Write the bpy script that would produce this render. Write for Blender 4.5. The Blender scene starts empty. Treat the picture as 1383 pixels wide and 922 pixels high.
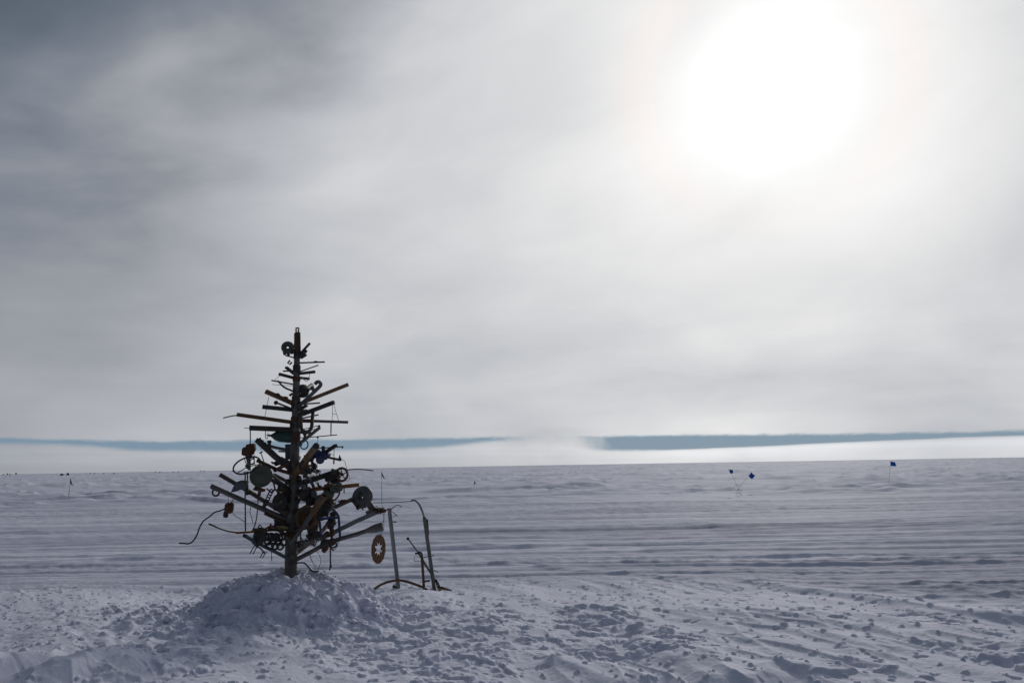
import bpy, math, random
import numpy as np
from mathutils import Vector, Matrix

random.seed(7)
SC = bpy.context.scene
COL = SC.collection
R = math.radians

# ------------------------------------------------------------------ camera
FPX = 1383 * 18.0 / 22.2            # focal length in photo pixels
CAM_Z = 1.65
PITCH, ROLL = R(8.5), R(-0.95)
CM = Matrix.Rotation(R(90) + PITCH, 3, 'X') @ Matrix.Rotation(ROLL, 3, 'Z')
cam_data = bpy.data.cameras.new('camera')
cam_data.lens, cam_data.sensor_width, cam_data.sensor_fit = 18.0, 22.2, 'HORIZONTAL'
cam_data.clip_start, cam_data.clip_end = 0.05, 60000
cam = bpy.data.objects.new('camera', cam_data)
COL.objects.link(cam)
cam.matrix_world = Matrix.Translation((0, 0, CAM_Z)) @ CM.to_4x4()
SC.camera = cam


def ray(px, py):
    return (CM @ Vector(((px - 691.5) / FPX, (461 - py) / FPX, -1))).normalized()


def P(px, py, Y):
    """point seen at photo pixel (px, py) that stands at distance Y along the view azimuth"""
    r = ray(px, py)
    return Vector((0, 0, CAM_Z)) + r * (Y / r.y)


def G(px, py, z=0.0):
    """point of the ground seen at photo pixel (px, py)"""
    r = ray(px, py)
    return Vector((0, 0, CAM_Z)) + r * ((z - CAM_Z) / r.z)


# ------------------------------------------------------------------ light
SUN_DIR = ray(1038, 120)
SUN_EL = math.asin(SUN_DIR.z)
SUN_AZ = math.atan2(SUN_DIR.x, SUN_DIR.y)
sun_data = bpy.data.lights.new('sun', 'SUN')
sun_data.energy = 1.9
sun_data.angle = R(2.5)             # the disc is spread by thin cloud
sun_data.color = (1.0, 0.965, 0.93)
sun = bpy.data.objects.new('sun', sun_data)
COL.objects.link(sun)
sun.rotation_euler = SUN_DIR.to_track_quat('Z', 'Y').to_euler()
SC.view_settings.view_transform = 'Standard'
SC.view_settings.look = 'None'
SC.view_settings.exposure = -1.0
SC.view_settings.gamma = 1.0
EXPO = 2 ** 1.0

world = bpy.data.worlds.new('World')
SC.world = world
world.use_nodes = True
WT = world.node_tree
WT.nodes.clear()


class N:
    """a socket of the world's tree with arithmetic"""
    def __init__(s, sock): s.s = sock
    def __add__(s, o): return mth('ADD', s, o)
    def __radd__(s, o): return mth('ADD', s, o)
    def __sub__(s, o): return mth('SUBTRACT', s, o)
    def __rsub__(s, o): return mth('SUBTRACT', o, s)
    def __mul__(s, o): return mth('MULTIPLY', s, o)
    def __rmul__(s, o): return mth('MULTIPLY', s, o)
    def __truediv__(s, o): return mth('DIVIDE', s, o)
    def __neg__(s): return mth('MULTIPLY', s, -1.0)


def put(sock, v):
    if isinstance(v, N): WT.links.new(v.s, sock)
    else: sock.default_value = v


def mth(op, a, b=None, c=None, clamp=False):
    n = WT.nodes.new('ShaderNodeMath'); n.operation = op; n.use_clamp = clamp
    put(n.inputs[0], a)
    if b is not None: put(n.inputs[1], b)
    if c is not None: put(n.inputs[2], c)
    return N(n.outputs[0])


def sstep(a, b, x):
    n = WT.nodes.new('ShaderNodeMapRange'); n.interpolation_type = 'SMOOTHSTEP'
    put(n.inputs['Value'], x); put(n.inputs['From Min'], a); put(n.inputs['From Max'], b)
    return N(n.outputs[0])


def xyz(x, y, z=0.0):
    n = WT.nodes.new('ShaderNodeCombineXYZ')
    for i, v in enumerate((x, y, z)): put(n.inputs[i], v)
    return N(n.outputs[0])


def noise(vec, scale, detail=4.0, rough=0.5, dist=0.0):
    n = WT.nodes.new('ShaderNodeTexNoise')
    put(n.inputs['Vector'], vec); n.inputs['Scale'].default_value = scale
    n.inputs['Detail'].default_value = detail; n.inputs['Roughness'].default_value = rough
    n.inputs['Distortion'].default_value = dist
    return N(n.outputs[0])


def mixc(f, a, b):
    n = WT.nodes.new('ShaderNodeMix'); n.data_type = 'RGBA'
    put(n.inputs[0], f); put(n.inputs[6], a); put(n.inputs[7], b)
    return N(n.outputs[2])


def curve(x, pts):
    n = WT.nodes.new('ShaderNodeFloatCurve')
    c = n.mapping.curves[0]
    while len(c.points) < len(pts): c.points.new(0.5, 0.5)
    for p, (a, b) in zip(c.points, pts): p.location = (a, b)
    n.mapping.update()
    put(n.inputs['Value'], x)
    return N(n.outputs[0])


tc = WT.nodes.new('ShaderNodeTexCoord')
sep = WT.nodes.new('ShaderNodeSeparateXYZ')
WT.links.new(tc.outputs['Generated'], sep.inputs[0])
DX, DY, DZ = (N(sep.outputs[i]) for i in range(3))
dot = DX * SUN_DIR.x + DY * SUN_DIR.y + DZ * SUN_DIR.z
TH = mth('ARCCOSINE', mth('MINIMUM', dot, 0.999999)) * 57.2958     # degrees from the sun
EL = mth('ARCSINE', DZ) * 57.2958
AZ = mth('ARCTAN2', DX, DY) * 57.2958
# a thin deck of cloud seen in perspective
zz = mth('MAXIMUM', DZ, 0.0) + 0.13
qx, qy = DX / zz, DY / zz
deck = xyz(qx * 0.80 - qy * 0.35, qx * 0.5 + qy * 1.05)
n_big = noise(xyz(DX * 1.0, DY * 1.0, DZ * 2.0 - DX * 0.7), 1.7, 3, 0.5, 0.4)
n_dir = noise(xyz(DX * 1.0 + 3.0, DY * 1.0, DZ * 2.2 - DX * 0.5 * sstep(4.0, 26.0, EL)), 3.7, 5, 0.50, 0.3)
n_strk = noise(xyz(qx * 0.7 - qy * 0.5 + 7.0, qx * 0.75 + qy * 1.25), 0.95, 5, 0.5, 0.5)
n_mid = n_dir * 0.95 + n_strk * 0.05
n_low = noise(xyz(AZ * 0.055, EL * 0.30, 3.0), 1.0, 4, 0.5, 0.3)
far_f = sstep(6.0, 34.0, TH)
lum = mth('MINIMUM', mth('EXPONENT', (TH - 10.0) / -37.0) * 0.80, 0.80)
lum = lum * (1.0 + (n_mid - 0.5) * (0.42 + far_f * 0.42) + (n_big - 0.5) * (0.20 + far_f * 0.45))
near_h = sstep(16.0, 3.0, EL)
lum = lum * (1.0 + (n_low - 0.5) * near_h * 0.50 + near_h * 0.06 + sstep(6.0, 2.0, EL) * 0.07)
# thin places high up, where the darker sky shows through
thin = sstep(9.0, 27.0, EL) * sstep(26.0, 56.0, TH) * sstep(0.30, 0.62, 1.0 - n_big * 0.5 - n_mid * 0.5 + 0.05)
lum = lum * (1.0 - 0.12 * thin)
# a wide thin place in the deck, up to the left
gdir = (math.sin(R(-50)) * math.cos(R(50)), math.cos(R(-50)) * math.cos(R(50)), math.sin(R(50)))
GA = mth('ARCCOSINE', mth('MINIMUM', DX * gdir[0] + DY * gdir[1] + DZ * gdir[2], 0.999999)) * 57.2958
hole = sstep(43.0, 22.0, GA + (n_dir - 0.5) * 22.0 + (n_big - 0.5) * 20.0)
lum = lum * (1.0 - 0.55 * hole)
lum = lum + 0.028
lum = lum + sstep(14.0, 1.0, EL) * sstep(18.0, 50.0, TH) * sstep(95.0, 60.0, TH) * 0.07
glow = mth('EXPONENT', TH / -2.0) * 1.05 + mth('EXPONENT', -((TH / 8.0) * (TH / 8.0))) * 0.13
ramp = WT.nodes.new('ShaderNodeValToRGB')
WT.links.new(lum.s, ramp.inputs[0])
el = ramp.color_ramp.elements
el[0].position, el[0].color = 0.0, (0.66, 0.98, 1.40, 1)
el[1].position, el[1].color = 0.80, (1.0, 1.0, 1.0, 1)
e = el.new(0.15); e.color = (0.80, 0.97, 1.24, 1)
e = el.new(0.33); e.color = (0.935, 0.982, 1.085, 1)
tint = N(ramp.outputs[0])


def vscale(col, f):
    n = WT.nodes.new('ShaderNodeVectorMath'); n.operation = 'SCALE'
    put(n.inputs[0], col); put(n.inputs['Scale'], f)
    return N(n.outputs[0])


def vadd(a, b):
    n = WT.nodes.new('ShaderNodeVectorMath'); n.operation = 'ADD'
    put(n.inputs[0], a); put(n.inputs[1], b)
    return N(n.outputs[0])


cloud = vscale(tint, lum)
# corona of the sun in the ice cloud: white, with a faint warm then pink rim
cloud = vadd(cloud, vscale(xyz(1.0, 0.99, 0.97), glow))
rim = mth('EXPONENT', -(((TH - 8.2) / 1.3) * ((TH - 8.2) / 1.3)))
cloud = vadd(cloud, vscale(xyz(0.045, 0.004, -0.012), rim * sstep(-8.0, 6.0, EL - 18.0)))

# the strip of open sky above the far bank of low cloud
HZ = [(0, 640), (200, 638), (400, 635.5), (600, 632.5), (700, 630.5), (800, 629), (1000, 625), (1200, 621), (1383, 617)]
TOPY = [(0, 592), (200, 596), (400, 594), (600, 592), (700, 590), (800, 589), (1000, 587), (1200, 585), (1383, 581.5)]
BOTY = [(0, 601), (100, 603), (200, 610), (400, 610), (560, 606), (690, 597), (760, 597), (815, 609), (1000, 604), (1200, 595), (1383, 588)]


def azel(px, py):
    r = ray(px, py)
    return math.degrees(math.atan2(r.x, r.y)), math.degrees(math.asin(r.z))


def cpts(rows):
    out = []
    for px, py in rows:
        a, e_ = azel(px, py)
        out.append(((a + 40) / 80, e_ / 4))
    return [(0.0, out[0][1])] + out + [(1.0, out[-1][1])]


AZN = mth('ADD', AZ / 80.0, 0.5, clamp=True)
e_top = curve(AZN, cpts(TOPY)) * 4.0
e_bot = curve(AZN, cpts(BOTY)) * 4.0
wob = noise(xyz(AZ * 0.55, EL * 2.2), 1.0, 8, 0.68) - 0.5
wob2 = noise(xyz(AZ * 0.22 + 20.0, EL * 0.4), 1.0, 3, 0.5) - 0.5
crisp = sstep(3.0, 12.0, AZ)
soft = 0.26 - crisp * 0.17
gap = sstep(e_bot - soft * 0.5, e_bot + soft, EL + wob2 * (0.30 - crisp * 0.24) + wob * (0.26 - crisp * 0.16))
gap = gap * sstep(e_top + 0.14, e_top - 0.12, EL + wob * 0.42)
ha, he = (AZ - 2.5) / 3.3, (EL - 1.25) / 1.25
puff = noise(xyz(AZ * 0.9, EL * 1.1, 9.0), 1.0, 5, 0.55) - 0.5
hump = sstep(1.75, 0.15, ha * ha + he * he + puff * 1.1)
gap = gap * (1.0 - hump * 0.93)

sky = WT.nodes.new('ShaderNodeTexSky')
sky.sky_type = 'NISHITA'; sky.sun_disc = False
sky.sun_elevation = SUN_EL; sky.sun_rotation = SUN_AZ
sky.altitude = 2800; sky.air_density = 1.6; sky.dust_density = 0.2; sky.ozone_density = 2.0
blue = mixc(0.9, vscale(N(sky.outputs[0]), 0.1), xyz(0.125, 0.225, 0.355))
# low bank: lit tops, greyer below
bank = sstep(e_bot + 0.1, e_bot - 0.25, EL)
streak = noise(xyz(AZ * 0.10 + 5.0, EL * 2.2), 1.0, 3, 0.5) - 0.5
bank_f = 1.0 + bank * (0.05 + sstep(2.0, 14.0, AZ) * 0.16 + sstep(5.0, 25.0, AZ) * 0.08 * sstep(e_bot - 0.75, e_bot - 0.1, EL) - 0.12 * sstep(1.0, 0.0, EL) + streak * 0.22)
bank_f = bank_f * (1.0 - hump * (0.07 + puff * 0.16))
cloud = vscale(cloud, bank_f)
skycol = mixc(gap, cloud, blue)
# below the horizon the world is snow
skycol = mixc(sstep(0.0, -0.3, EL), skycol, xyz(0.17, 0.18, 0.21))
bg = WT.nodes.new('ShaderNodeBackground')
bg.inputs['Strength'].default_value = 0.10
WT.links.new(vscale(skycol, 10.0 * EXPO).s, bg.inputs['Color'])
wout = WT.nodes.new('ShaderNodeOutputWorld')
WT.links.new(bg.outputs[0], wout.inputs['Surface'])
world.cycles.sampling_method = 'MANUAL'
world.cycles.sample_map_resolution = 512

# ------------------------------------------------------------------ snow noise
_rng = np.random.RandomState(11)
_perm = _rng.permutation(256)
_perm = np.concatenate([_perm, _perm])
_ga = _rng.rand(256) * 2 * np.pi
_gx, _gy = np.cos(_ga), np.sin(_ga)


def pn(x, y, seed=0):
    """gradient noise, about -0.7..0.7"""
    x = x + seed * 17.31; y = y - seed * 9.73
    xi, yi = np.floor(x).astype(np.int64), np.floor(y).astype(np.int64)
    xf, yf = x - xi, y - yi
    xi &= 255; yi &= 255
    u = xf * xf * xf * (xf * (xf * 6 - 15) + 10)
    v = yf * yf * yf * (yf * (yf * 6 - 15) + 10)
    a = _perm[xi]; b = _perm[(xi + 1) & 255]
    y1 = (yi + 1) & 255
    h00, h10, h01, h11 = _perm[(a + yi)], _perm[(b + yi)], _perm[(a + y1)], _perm[(b + y1)]
    g = lambda h, dx, dy: _gx[h] * dx + _gy[h] * dy
    n0 = g(h00, xf, yf) * (1 - u) + g(h10, xf - 1, yf) * u
    n1 = g(h01, xf, yf - 1) * (1 - u) + g(h11, xf - 1, yf - 1) * u
    return n0 * (1 - v) + n1 * v


def fbm(x, y, o=4, seed=0, gain=0.5, lac=2.03):
    s = np.zeros_like(x); a = 1.0
    for i in range(o):
        s += a * pn(x, y, seed + i * 3); x = x * lac; y = y * lac; a *= gain
    return s


def ss(a, b, x):
    t = np.clip((x - a) / (b - a), 0, 1)
    return t * t * (3 - 2 * t)


def seg_field(x, y, pts):
    """distance to a polyline (signed: + on the far side) and the share along it"""
    best = np.full_like(x, 1e9); sgn = np.zeros_like(x); par = np.zeros_like(x)
    L = [0.0]
    for a, b in zip(pts, pts[1:]): L.append(L[-1] + math.hypot(b[0] - a[0], b[1] - a[1]))
    for i, (a, b) in enumerate(zip(pts, pts[1:])):
        dx, dy = b[0] - a[0], b[1] - a[1]
        l2 = dx * dx + dy * dy
        t = np.clip(((x - a[0]) * dx + (y - a[1]) * dy) / l2, 0, 1)
        ex, ey = x - a[0] - t * dx, y - a[1] - t * dy
        d = np.hypot(ex, ey)
        m = d < best
        best = np.where(m, d, best)
        sgn = np.where(m, np.sign(dx * ey - dy * ex), sgn)
        par = np.where(m, (L[i] + t * math.sqrt(l2)) / L[-1], par)
    return best * sgn, par


def gl(*pp):
    return [tuple(G(px, py)[:2]) for px, py in pp]


# ridges and ruts one can follow in the photo: (line, height, near width, far width)
RIDGES = [
    (gl((975, 783), (1090, 799), (1200, 819), (1383, 839), (1560, 858)), 0.055, 0.11, 0.45),
    (gl((1010, 793), (1120, 803), (1250, 818)), 0.022, 0.08, 0.25),
    (gl((1215, 786), (1300, 797), (1383, 807), (1560, 822)), 0.022, 0.09, 0.35),
    (gl((1090, 788), (1250, 806), (1383, 823), (1560, 840)), 0.022, 0.08, 0.25),
    (gl((930, 714), (1060, 714), (1200, 712.5), (1383, 711.5), (1600, 710)), 0.055, 0.09, 0.5),
    (gl((-200, 778), (60, 762), (300, 752), (480, 752), (620, 760), (800, 775), (960, 782)), 0.030, 0.10, 0.25),
    (gl((-200, 742), (100, 733), (400, 729), (700, 738), (960, 749), (1383, 758)), 0.030, 0.15, 0.5),
    (gl((-200, 724), (100, 717), (300, 712), (620, 716)), 0.030, 0.15, 0.6),
    (gl((-300, 681), (0, 679), (120, 678), (260, 678), (400, 678.5), (545, 677.5), (670, 673.5), (880, 669.5), (985, 664)), 0.17, 0.17, 2.0),
    (gl((560, 666), (700, 663.5), (850, 659.5), (960, 656)), 0.20, 0.35, 3.0),
    (gl((140, 671), (240, 669), (300, 670)), 0.10, 0.4, 2.0),
    (gl((1060, 667), (1140, 665), (1230, 661.5), (1383, 656), (1600, 648)), 0.12, 0.35, 2.0),
    (gl((1290, 661), (1383, 658.5), (1500, 655)), 0.12, 0.35, 2.0),
    (gl((1120, 652), (1240, 648), (1383, 642)), 0.12, 0.6, 4.0),
]
# single wind drifts of the foreground: crest line, height, widths
DRIFTS = [
    (gl((845, 862), (875, 878), (930, 905), (985, 935)), 0.06, 0.12, 0.55),
    (gl((735, 892), (790, 905), (850, 930)), 0.05, 0.10, 0.45),
    (gl((1060, 912), (1100, 910), (1115, 918)), 0.05, 0.10, 0.3),
]


def height(x, y, want_pack_shade=False):
    x = np.asarray(x, float); y = np.asarray(y, float)
    r = np.hypot(x, y)
    # ---- where things are
    yb = 12.4 - 0.012 * (x + 1.5) ** 2 - 0.55 * np.clip(x - 2.6, 0, 9) ** 1.25 + 0.35 * pn(x * 0.5, y * 0.3, 4)
    fore = 1 - ss(-0.9, 0.7, y - yb)                 # trampled, wind-cut snow round the tree
    farf = ss(34, 42, y + 0.8 * pn(x * 0.1, y * 0.1, 9))
    track = (1 - fore) * (1 - farf)
    h = 0.05 * fbm(x * 0.09, y * 0.11, 2, 1) + 0.10 * fbm(x * 0.02, y * 0.03, 2, 2) * ss(20, 60, r)
    # ---- vehicle tracks: long low ridges across the view
    bend = 0.012 * x + 0.25 * pn(x * 0.07, y * 0.05, 5) - 0.45 * np.clip(x - 3.4, 0, 8) * np.exp(-np.clip(y - yb, 0, 50) / 2.0)
    v = y - bend
    nk = np.clip(v / 14, 0.75, 3)
    st = 0.5 * pn(v * 2.3, x * 0.06, 20) + 0.55 * pn(v * 1.05, x * 0.035, 21) + 0.30 * pn(v * 4.7, x * 0.15, 22) + 0.9 * pn(v * 0.42, x * 0.02, 23)
    cleat = np.clip(pn(x * 6.5, v * 3.0, 25), 0, 1) * ss(-0.05, 0.35, pn(v * 0.55, x * 0.05, 26))
    rg1 = np.clip(1 - np.abs(pn(v * 1.6, x * 0.028, 91)) * 5, 0, 1) ** 2; rg2 = np.clip(1 - np.abs(pn(v * 3.6, x * 0.05, 92)) * 4, 0, 1) ** 2
    rg3 = np.clip(1 - np.abs(pn(v * 0.75 + 4, x * 0.02, 93)) * 9, 0, 1)
    h += track * nk * (0.044 * rg1 * (1 - ss(22, 30, y)) + 0.026 * rg2 * (1 - ss(12.5, 17, y)) + 0.020 * rg3 + 0.028 * st + 0.013 * fbm(x * 2.2, y * 3.0, 3, 27) ) + track * (1 - ss(13, 19, y)) * 0.020 * fbm(x * 4.5, y * 6.5, 3, 95) * ss(-0.2, 0.3, pn(v * 0.8, x * 0.06, 96)) + track * 0.018 * cleat * (1 - ss(15, 20, y))
    pack_shade = track * np.clip(0.35 + 0.25 * ss(-2, 7, x) + 1.3 * pn(v * 0.62, x * 0.030, 24) + 0.9 * pn(v * 1.9, x * 0.05, 28) + 0.5 * pn(v * 4.0, x * 0.10, 29), 0, 1)
    # ---- beyond: wind-cut sastrugi
    far_r = ss(0.0, 1.0, (r - 30) / 30)
    sa = np.clip(fbm(x * 0.08, y * 0.30, 4, 30) + 0.03, 0, 1)
    rid = 1 - np.abs(fbm(x * 0.10, y * 0.55, 3, 31) * 2.0)
    rid2 = 1 - np.abs(fbm(x * 0.16, y * 1.3, 3, 34) * 2.0)
    clump = ss(-0.25, 0.35, fbm(x * 0.05, y * 0.10, 2, 38))
    h += farf * (0.13 * sa + clump * (0.10 * np.clip(rid, 0, 1) ** 2 + 0.13 * np.clip(rid2, 0, 1) ** 2)) * (1 + 0.5 * far_r + 0.8 * ss(45, 95, r))
    far_shade = farf * np.clip(0.10 + 0.22 * ss(-5, 40, x) + 1.1 * fbm(x * 0.07, y * 0.16, 3, 39) + 0.6 * fbm(x * 0.25, y * 0.7, 2, 37) * (1 - ss(60, 120, r)), 0, 1)  # shade of far sastrugi faces painted into the snow colour, deeper to the right
    pack_shade = pack_shade + far_shade
    lump = np.exp(-((y - 41.5) / 2.0) ** 2) * (x > -40)
    h += lump * 0.04 * np.clip(fbm(x * 0.75, y * 1.1, 3, 36) + 0.1, 0, 1) * 1.6
    # ---- foreground
    f = fore
    wx = x * 0.43 - y * 0.90; wy = x * 0.90 + y * 0.43        # wind-cut drifts run towards the viewer and a little right
    drift = fbm(wx * 0.30, wy * 0.8, 3, 40)
    h += f * 0.10 * drift
    sas = 1 - np.abs(fbm(wx * 0.8, wy * 2.4, 2, 43) * 2.2)
    h += f * 0.040 * np.clip(sas, 0, 1) ** 2 * ss(-0.2, 0.3, pn(x * 0.35, y * 0.35, 44))
    # broken crust, old footprints: patches of small steep lips
    lowleft = (1 - ss(-3.8, -2.6, x)) * (1 - ss(7.2, 8.2, y))
    la = -x * 0.55 - y * 0.83; lb = x * 0.83 - y * 0.55
    tq = lb * 1.25 + 0.55 * fbm(la * 0.7, lb * 0.9, 3, 74); fq = tq - np.floor(tq)
    saw = np.where(fq < 0.76, fq / 0.76, (1 - fq) / 0.24)
    h += lowleft * 0.20 * ss(0.0, 1.0, saw) * np.clip(0.7 + 1.6 * pn(la * 0.8, tq * 0.7, 77), 0, 1.3)
    patch = (1 - 0.8 * lowleft) * ss(0.10, 0.32, 1.25 * fbm(wx * 0.24 + 3, wy * 0.62, 3, 47) - 0.08 - 0.14 * ss(0.8, 3.2, x) + 0.18 * np.exp(-((x + 0.6) / 1.6) ** 2) + 0.20 * np.exp(-((x + 1.2) / 2.8) ** 2 - ((y - 8.2) / 2.2) ** 2))
    c1 = fbm(x * 2.7, y * 2.9, 3, 50)
    c2 = fbm(x * 8.0, y * 7.0, 3, 54)
    c3 = pn(x * 13, y * 10, 58)
    lip = 0.034 * ss(0.15, 0.27, c1) + 0.010 * ss(0.16, 0.30, c2) + 0.010 * np.clip(c1, -0.5, 0)
    p1 = fbm(x * 2.1 + 11, y * 2.8, 3, 52)
    p2 = fbm(x * 5.6 + 5, y * 6.2, 3, 56)
    pit = 0.040 * ss(0.18, 0.28, p1) + 0.016 * ss(0.22, 0.32, p2)
    h += f * patch * (0.85 * lip - pit + 0.005 * np.clip(c3, -0.3, 1) + 0.004 * fbm(x * 19, y * 15, 2, 59))
    h -= f * (1 - patch) * 0.018 * ss(0.40, 0.50, p2 + 0.20 * pn(x * 0.6, y * 0.6, 61))
    h += f * (1 - patch) * (0.020 * ss(0.42, 0.54, c2 + 0.25 * pn(x * 0.8, y * 0.8, 60)) + 0.004 * c3)
    # a few sharp blocks anywhere
    h += f * 0.035 * ss(0.54, 0.62, pn(x * 5.0, y * 4.4, 62))
    h += f * 0.0035 * pn(x * 26, y * 20, 64)
    # left of the mound: shovelled lumps
    sh = np.exp(-((x + 4.3) / 1.3) ** 2 - ((y - 9.6) / 1.2) ** 2)
    h += sh * (0.07 * np.abs(fbm(x * 2.2, y * 2.0, 4, 66)) + 0.03)
    skirt = np.exp(-(((x + 2.55) / 2.0) ** 2 + ((y - 9.5) / 1.6) ** 2) ** 1.5)
    h += skirt * (0.02 + 0.07 * np.abs(fbm(x * 2.8, y * 2.4, 4, 70)))
    for pts, a, wn, wf in RIDGES:
        xs = [p[0] for p in pts]; ys = [p[1] for p in pts]
        m = (x > min(xs) - 8) & (x < max(xs) + 8) & (y > min(ys) - 8) & (y < max(ys) + 8)
        if not m.any(): continue
        X, Y = x[m], y[m]
        k = 1.0 / (0.25 + 0.02 * np.mean(ys))
        s, t = seg_field(X + 0.3 * wn * pn(X * k, Y * k, 80), Y + 0.7 * wn * fbm(X * k, Y * k * 0.3, 3, 81), pts)
        prof = np.where(s > 0, np.exp(-(s / wf) ** 2), np.exp(-(s / wn) ** 2))
        mod = np.clip(0.9 + 0.65 * fbm(X * k * 0.25, Y * k * 0.1, 2, 83), 0.1, 1.5) * ss(0, 0.06, t) * ss(1, 0.94, t)
        h[m] += a * prof * mod
    for pts, a, wn, wf in DRIFTS:
        s, t = seg_field(x + 0.06 * pn(x * 2, y * 2, 90), y + 0.06 * fbm(x * 2.5, y * 2.5, 2, 91), pts)
        prof = np.where(s < 0, np.exp(-(s / wf) ** 2), np.exp(-(s / wn) ** 2)) if pts[0][1] > pts[-1][1] and pts[0][0] > pts[-1][0] else np.where(s > 0, np.exp(-(s / wf) ** 2), np.exp(-(s / wn) ** 2))
        h += a * prof * ss(0, 0.12, t) * ss(1, 0.88, t)
    return (h, pack_shade) if want_pack_shade else h


def gz(x, y):
    return float(height(np.array([x]), np.array([y]))[0])


# ------------------------------------------------------------------ materials
def new_mat(name):
    m = bpy.data.materials.new(name); m.use_nodes = True
    return m, m.node_tree, m.node_tree.nodes['Principled BSDF']


def snow_mat(name, fine):
    m, t, b = new_mat(name)
    g = t.nodes.new('ShaderNodeNewGeometry')
    n1 = t.nodes.new('ShaderNodeTexNoise'); n1.inputs['Scale'].default_value = 1.3; n1.inputs['Detail'].default_value = 6
    n2 = t.nodes.new('ShaderNodeTexNoise'); n2.inputs['Scale'].default_value = fine; n2.inputs['Detail'].default_value = 5; n2.inputs['Roughness'].default_value = 0.65
    t.links.new(g.outputs['Position'], n1.inputs['Vector']); t.links.new(g.outputs['Position'], n2.inputs['Vector'])
    r = t.nodes.new('ShaderNodeValToRGB')
    r.color_ramp.elements[0].position = 0.3; r.color_ramp.elements[0].color = (0.735, 0.742, 0.85, 1)
    r.color_ramp.elements[1].position = 0.7; r.color_ramp.elements[1].color = (0.80, 0.805, 0.90, 1)
    t.links.new(n1.outputs[0], r.inputs[0])
    # snow packed by vehicles is greyer than fresh drift; far shade is painted by the same mix
    at = t.nodes.new('ShaderNodeAttribute'); at.attribute_name = 'pack_shade'
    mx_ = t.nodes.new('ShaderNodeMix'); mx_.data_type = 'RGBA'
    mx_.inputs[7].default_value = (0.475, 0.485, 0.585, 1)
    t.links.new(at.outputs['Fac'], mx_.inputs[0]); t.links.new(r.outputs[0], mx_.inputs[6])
    t.links.new(mx_.outputs[2], b.inputs['Base Color'])
    b.inputs['Roughness'].default_value = 0.75
    b.inputs['Specular IOR Level'].default_value = 0.10
    bp = t.nodes.new('ShaderNodeBump'); bp.inputs['Strength'].default_value = 0.55; bp.inputs['Distance'].default_value = 0.012
    t.links.new(n2.outputs[0], bp.inputs['Height']); t.links.new(bp.outputs[0], b.inputs['Normal'])
    return m


M_SNOW = snow_mat('snow', 22.0)
M_SNOW2 = snow_mat('shovelled_snow', 30.0)


def mesh_np(name, verts, faces, mat, smooth=True):
    me = bpy.data.meshes.new(name)
    nv, nf, k = len(verts), len(faces), faces.shape[1]
    me.vertices.add(nv); me.vertices.foreach_set('co', np.asarray(verts, np.float32).ravel())
    me.loops.add(nf * k); me.loops.foreach_set('vertex_index', faces.ravel().astype(np.int32))
    me.polygons.add(nf); me.polygons.foreach_set('loop_start', np.arange(nf, dtype=np.int32) * k)
    me.polygons.foreach_set('use_smooth', np.full(nf, smooth))
    me.update(calc_edges=True)
    me.materials.append(mat)
    return me


def grid_faces(nr, nc, wrap=False):
    i = np.arange(nr - 1)[:, None]; j = np.arange(nc if wrap else nc - 1)[None, :]
    jn = (j + 1) % nc
    return np.stack([i * nc + j, i * nc + jn, (i + 1) * nc + jn, (i + 1) * nc + j], -1).reshape(-1, 4)


# ------------------------------------------------------------------ the ground: one sheet to the horizon
fine_a = np.arange(-R(46), R(46), 0.00123)
back_a = np.linspace(R(46), 2 * math.pi - R(46), 70)
ang = np.concatenate([fine_a, back_a[:-1]])
rad = [0.0, 0.6, 1.4, 2.2, 3.0, 3.6, 4.2, 4.8]
u = 1 / 5.2
while u > 1 / 28: rad.append(1 / u); u -= 0.50 / 1850
while u > 1 / 120: rad.append(1 / u); u -= 0.30 / 1850
while u > 1 / 900: rad.append(1 / u); u -= 0.26 / 1850
rad += list(np.geomspace(1000, 25000, 22))
rad = np.array(rad)
AA, RR = np.meshgrid(ang, rad)
RR = RR / np.maximum(np.cos(AA), math.cos(R(46)))      # rows straight across the view ahead, round behind
GX, GY = RR * np.sin(AA), RR * np.cos(AA)
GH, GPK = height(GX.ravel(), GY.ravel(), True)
GH = GH.reshape(GX.shape)
GH *= 1 - ss(900, 2500, RR)
gv = np.stack([GX, GY, GH], -1).reshape(-1, 3)
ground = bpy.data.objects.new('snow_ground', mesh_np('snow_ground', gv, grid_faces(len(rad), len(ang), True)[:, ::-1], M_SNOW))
ga_ = ground.data.attributes.new('pack_shade', 'FLOAT', 'POINT')
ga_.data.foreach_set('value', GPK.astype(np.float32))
COL.objects.link(ground)
ground['kind'] = 'structure'
ground['label'] = 'wide flat snow field with vehicle tracks and wind-cut crust reaching the horizon'

# ------------------------------------------------------------------ the mound round the trunk
MC = Vector((-2.62, 9.72, 0))
ng = 420
tt = np.linspace(-1, 1, ng)
U, V = np.meshgrid(tt, tt)
mx, my = U * 2.1, V * 1.65
X, Y = mx + MC.x, my + MC.y
rr = np.hypot((mx - 0.05) / (1.24 + 0.10 * pn(Y * 0.9, X * 0.9, 100)), my / 1.12)
rr = rr + 0.16 * fbm(X * 1.3, Y * 1.3, 3, 101)
prof = 0.34 * (1 - ss(0.36, 1.08, rr)) + 0.03 * (1 - ss(0.2, 1.3, rr))
cover = 1 - ss(0.95, 1.22, rr)
bil = np.abs(fbm(X * 2.6, Y * 2.6, 2, 104)) + 0.5 * ss(0.0, 0.12, pn(X * 4.2, Y * 4.2, 106)) * 0.25 + 0.5 * np.abs(fbm(X * 6.0, Y * 6.0, 2, 108)) + 0.26 * np.abs(pn(X * 15, Y * 15, 111)) + 0.12 * np.abs(pn(X * 31, Y * 31, 112))
mz = prof + cover * (0.15 * bil - 0.03)
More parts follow.
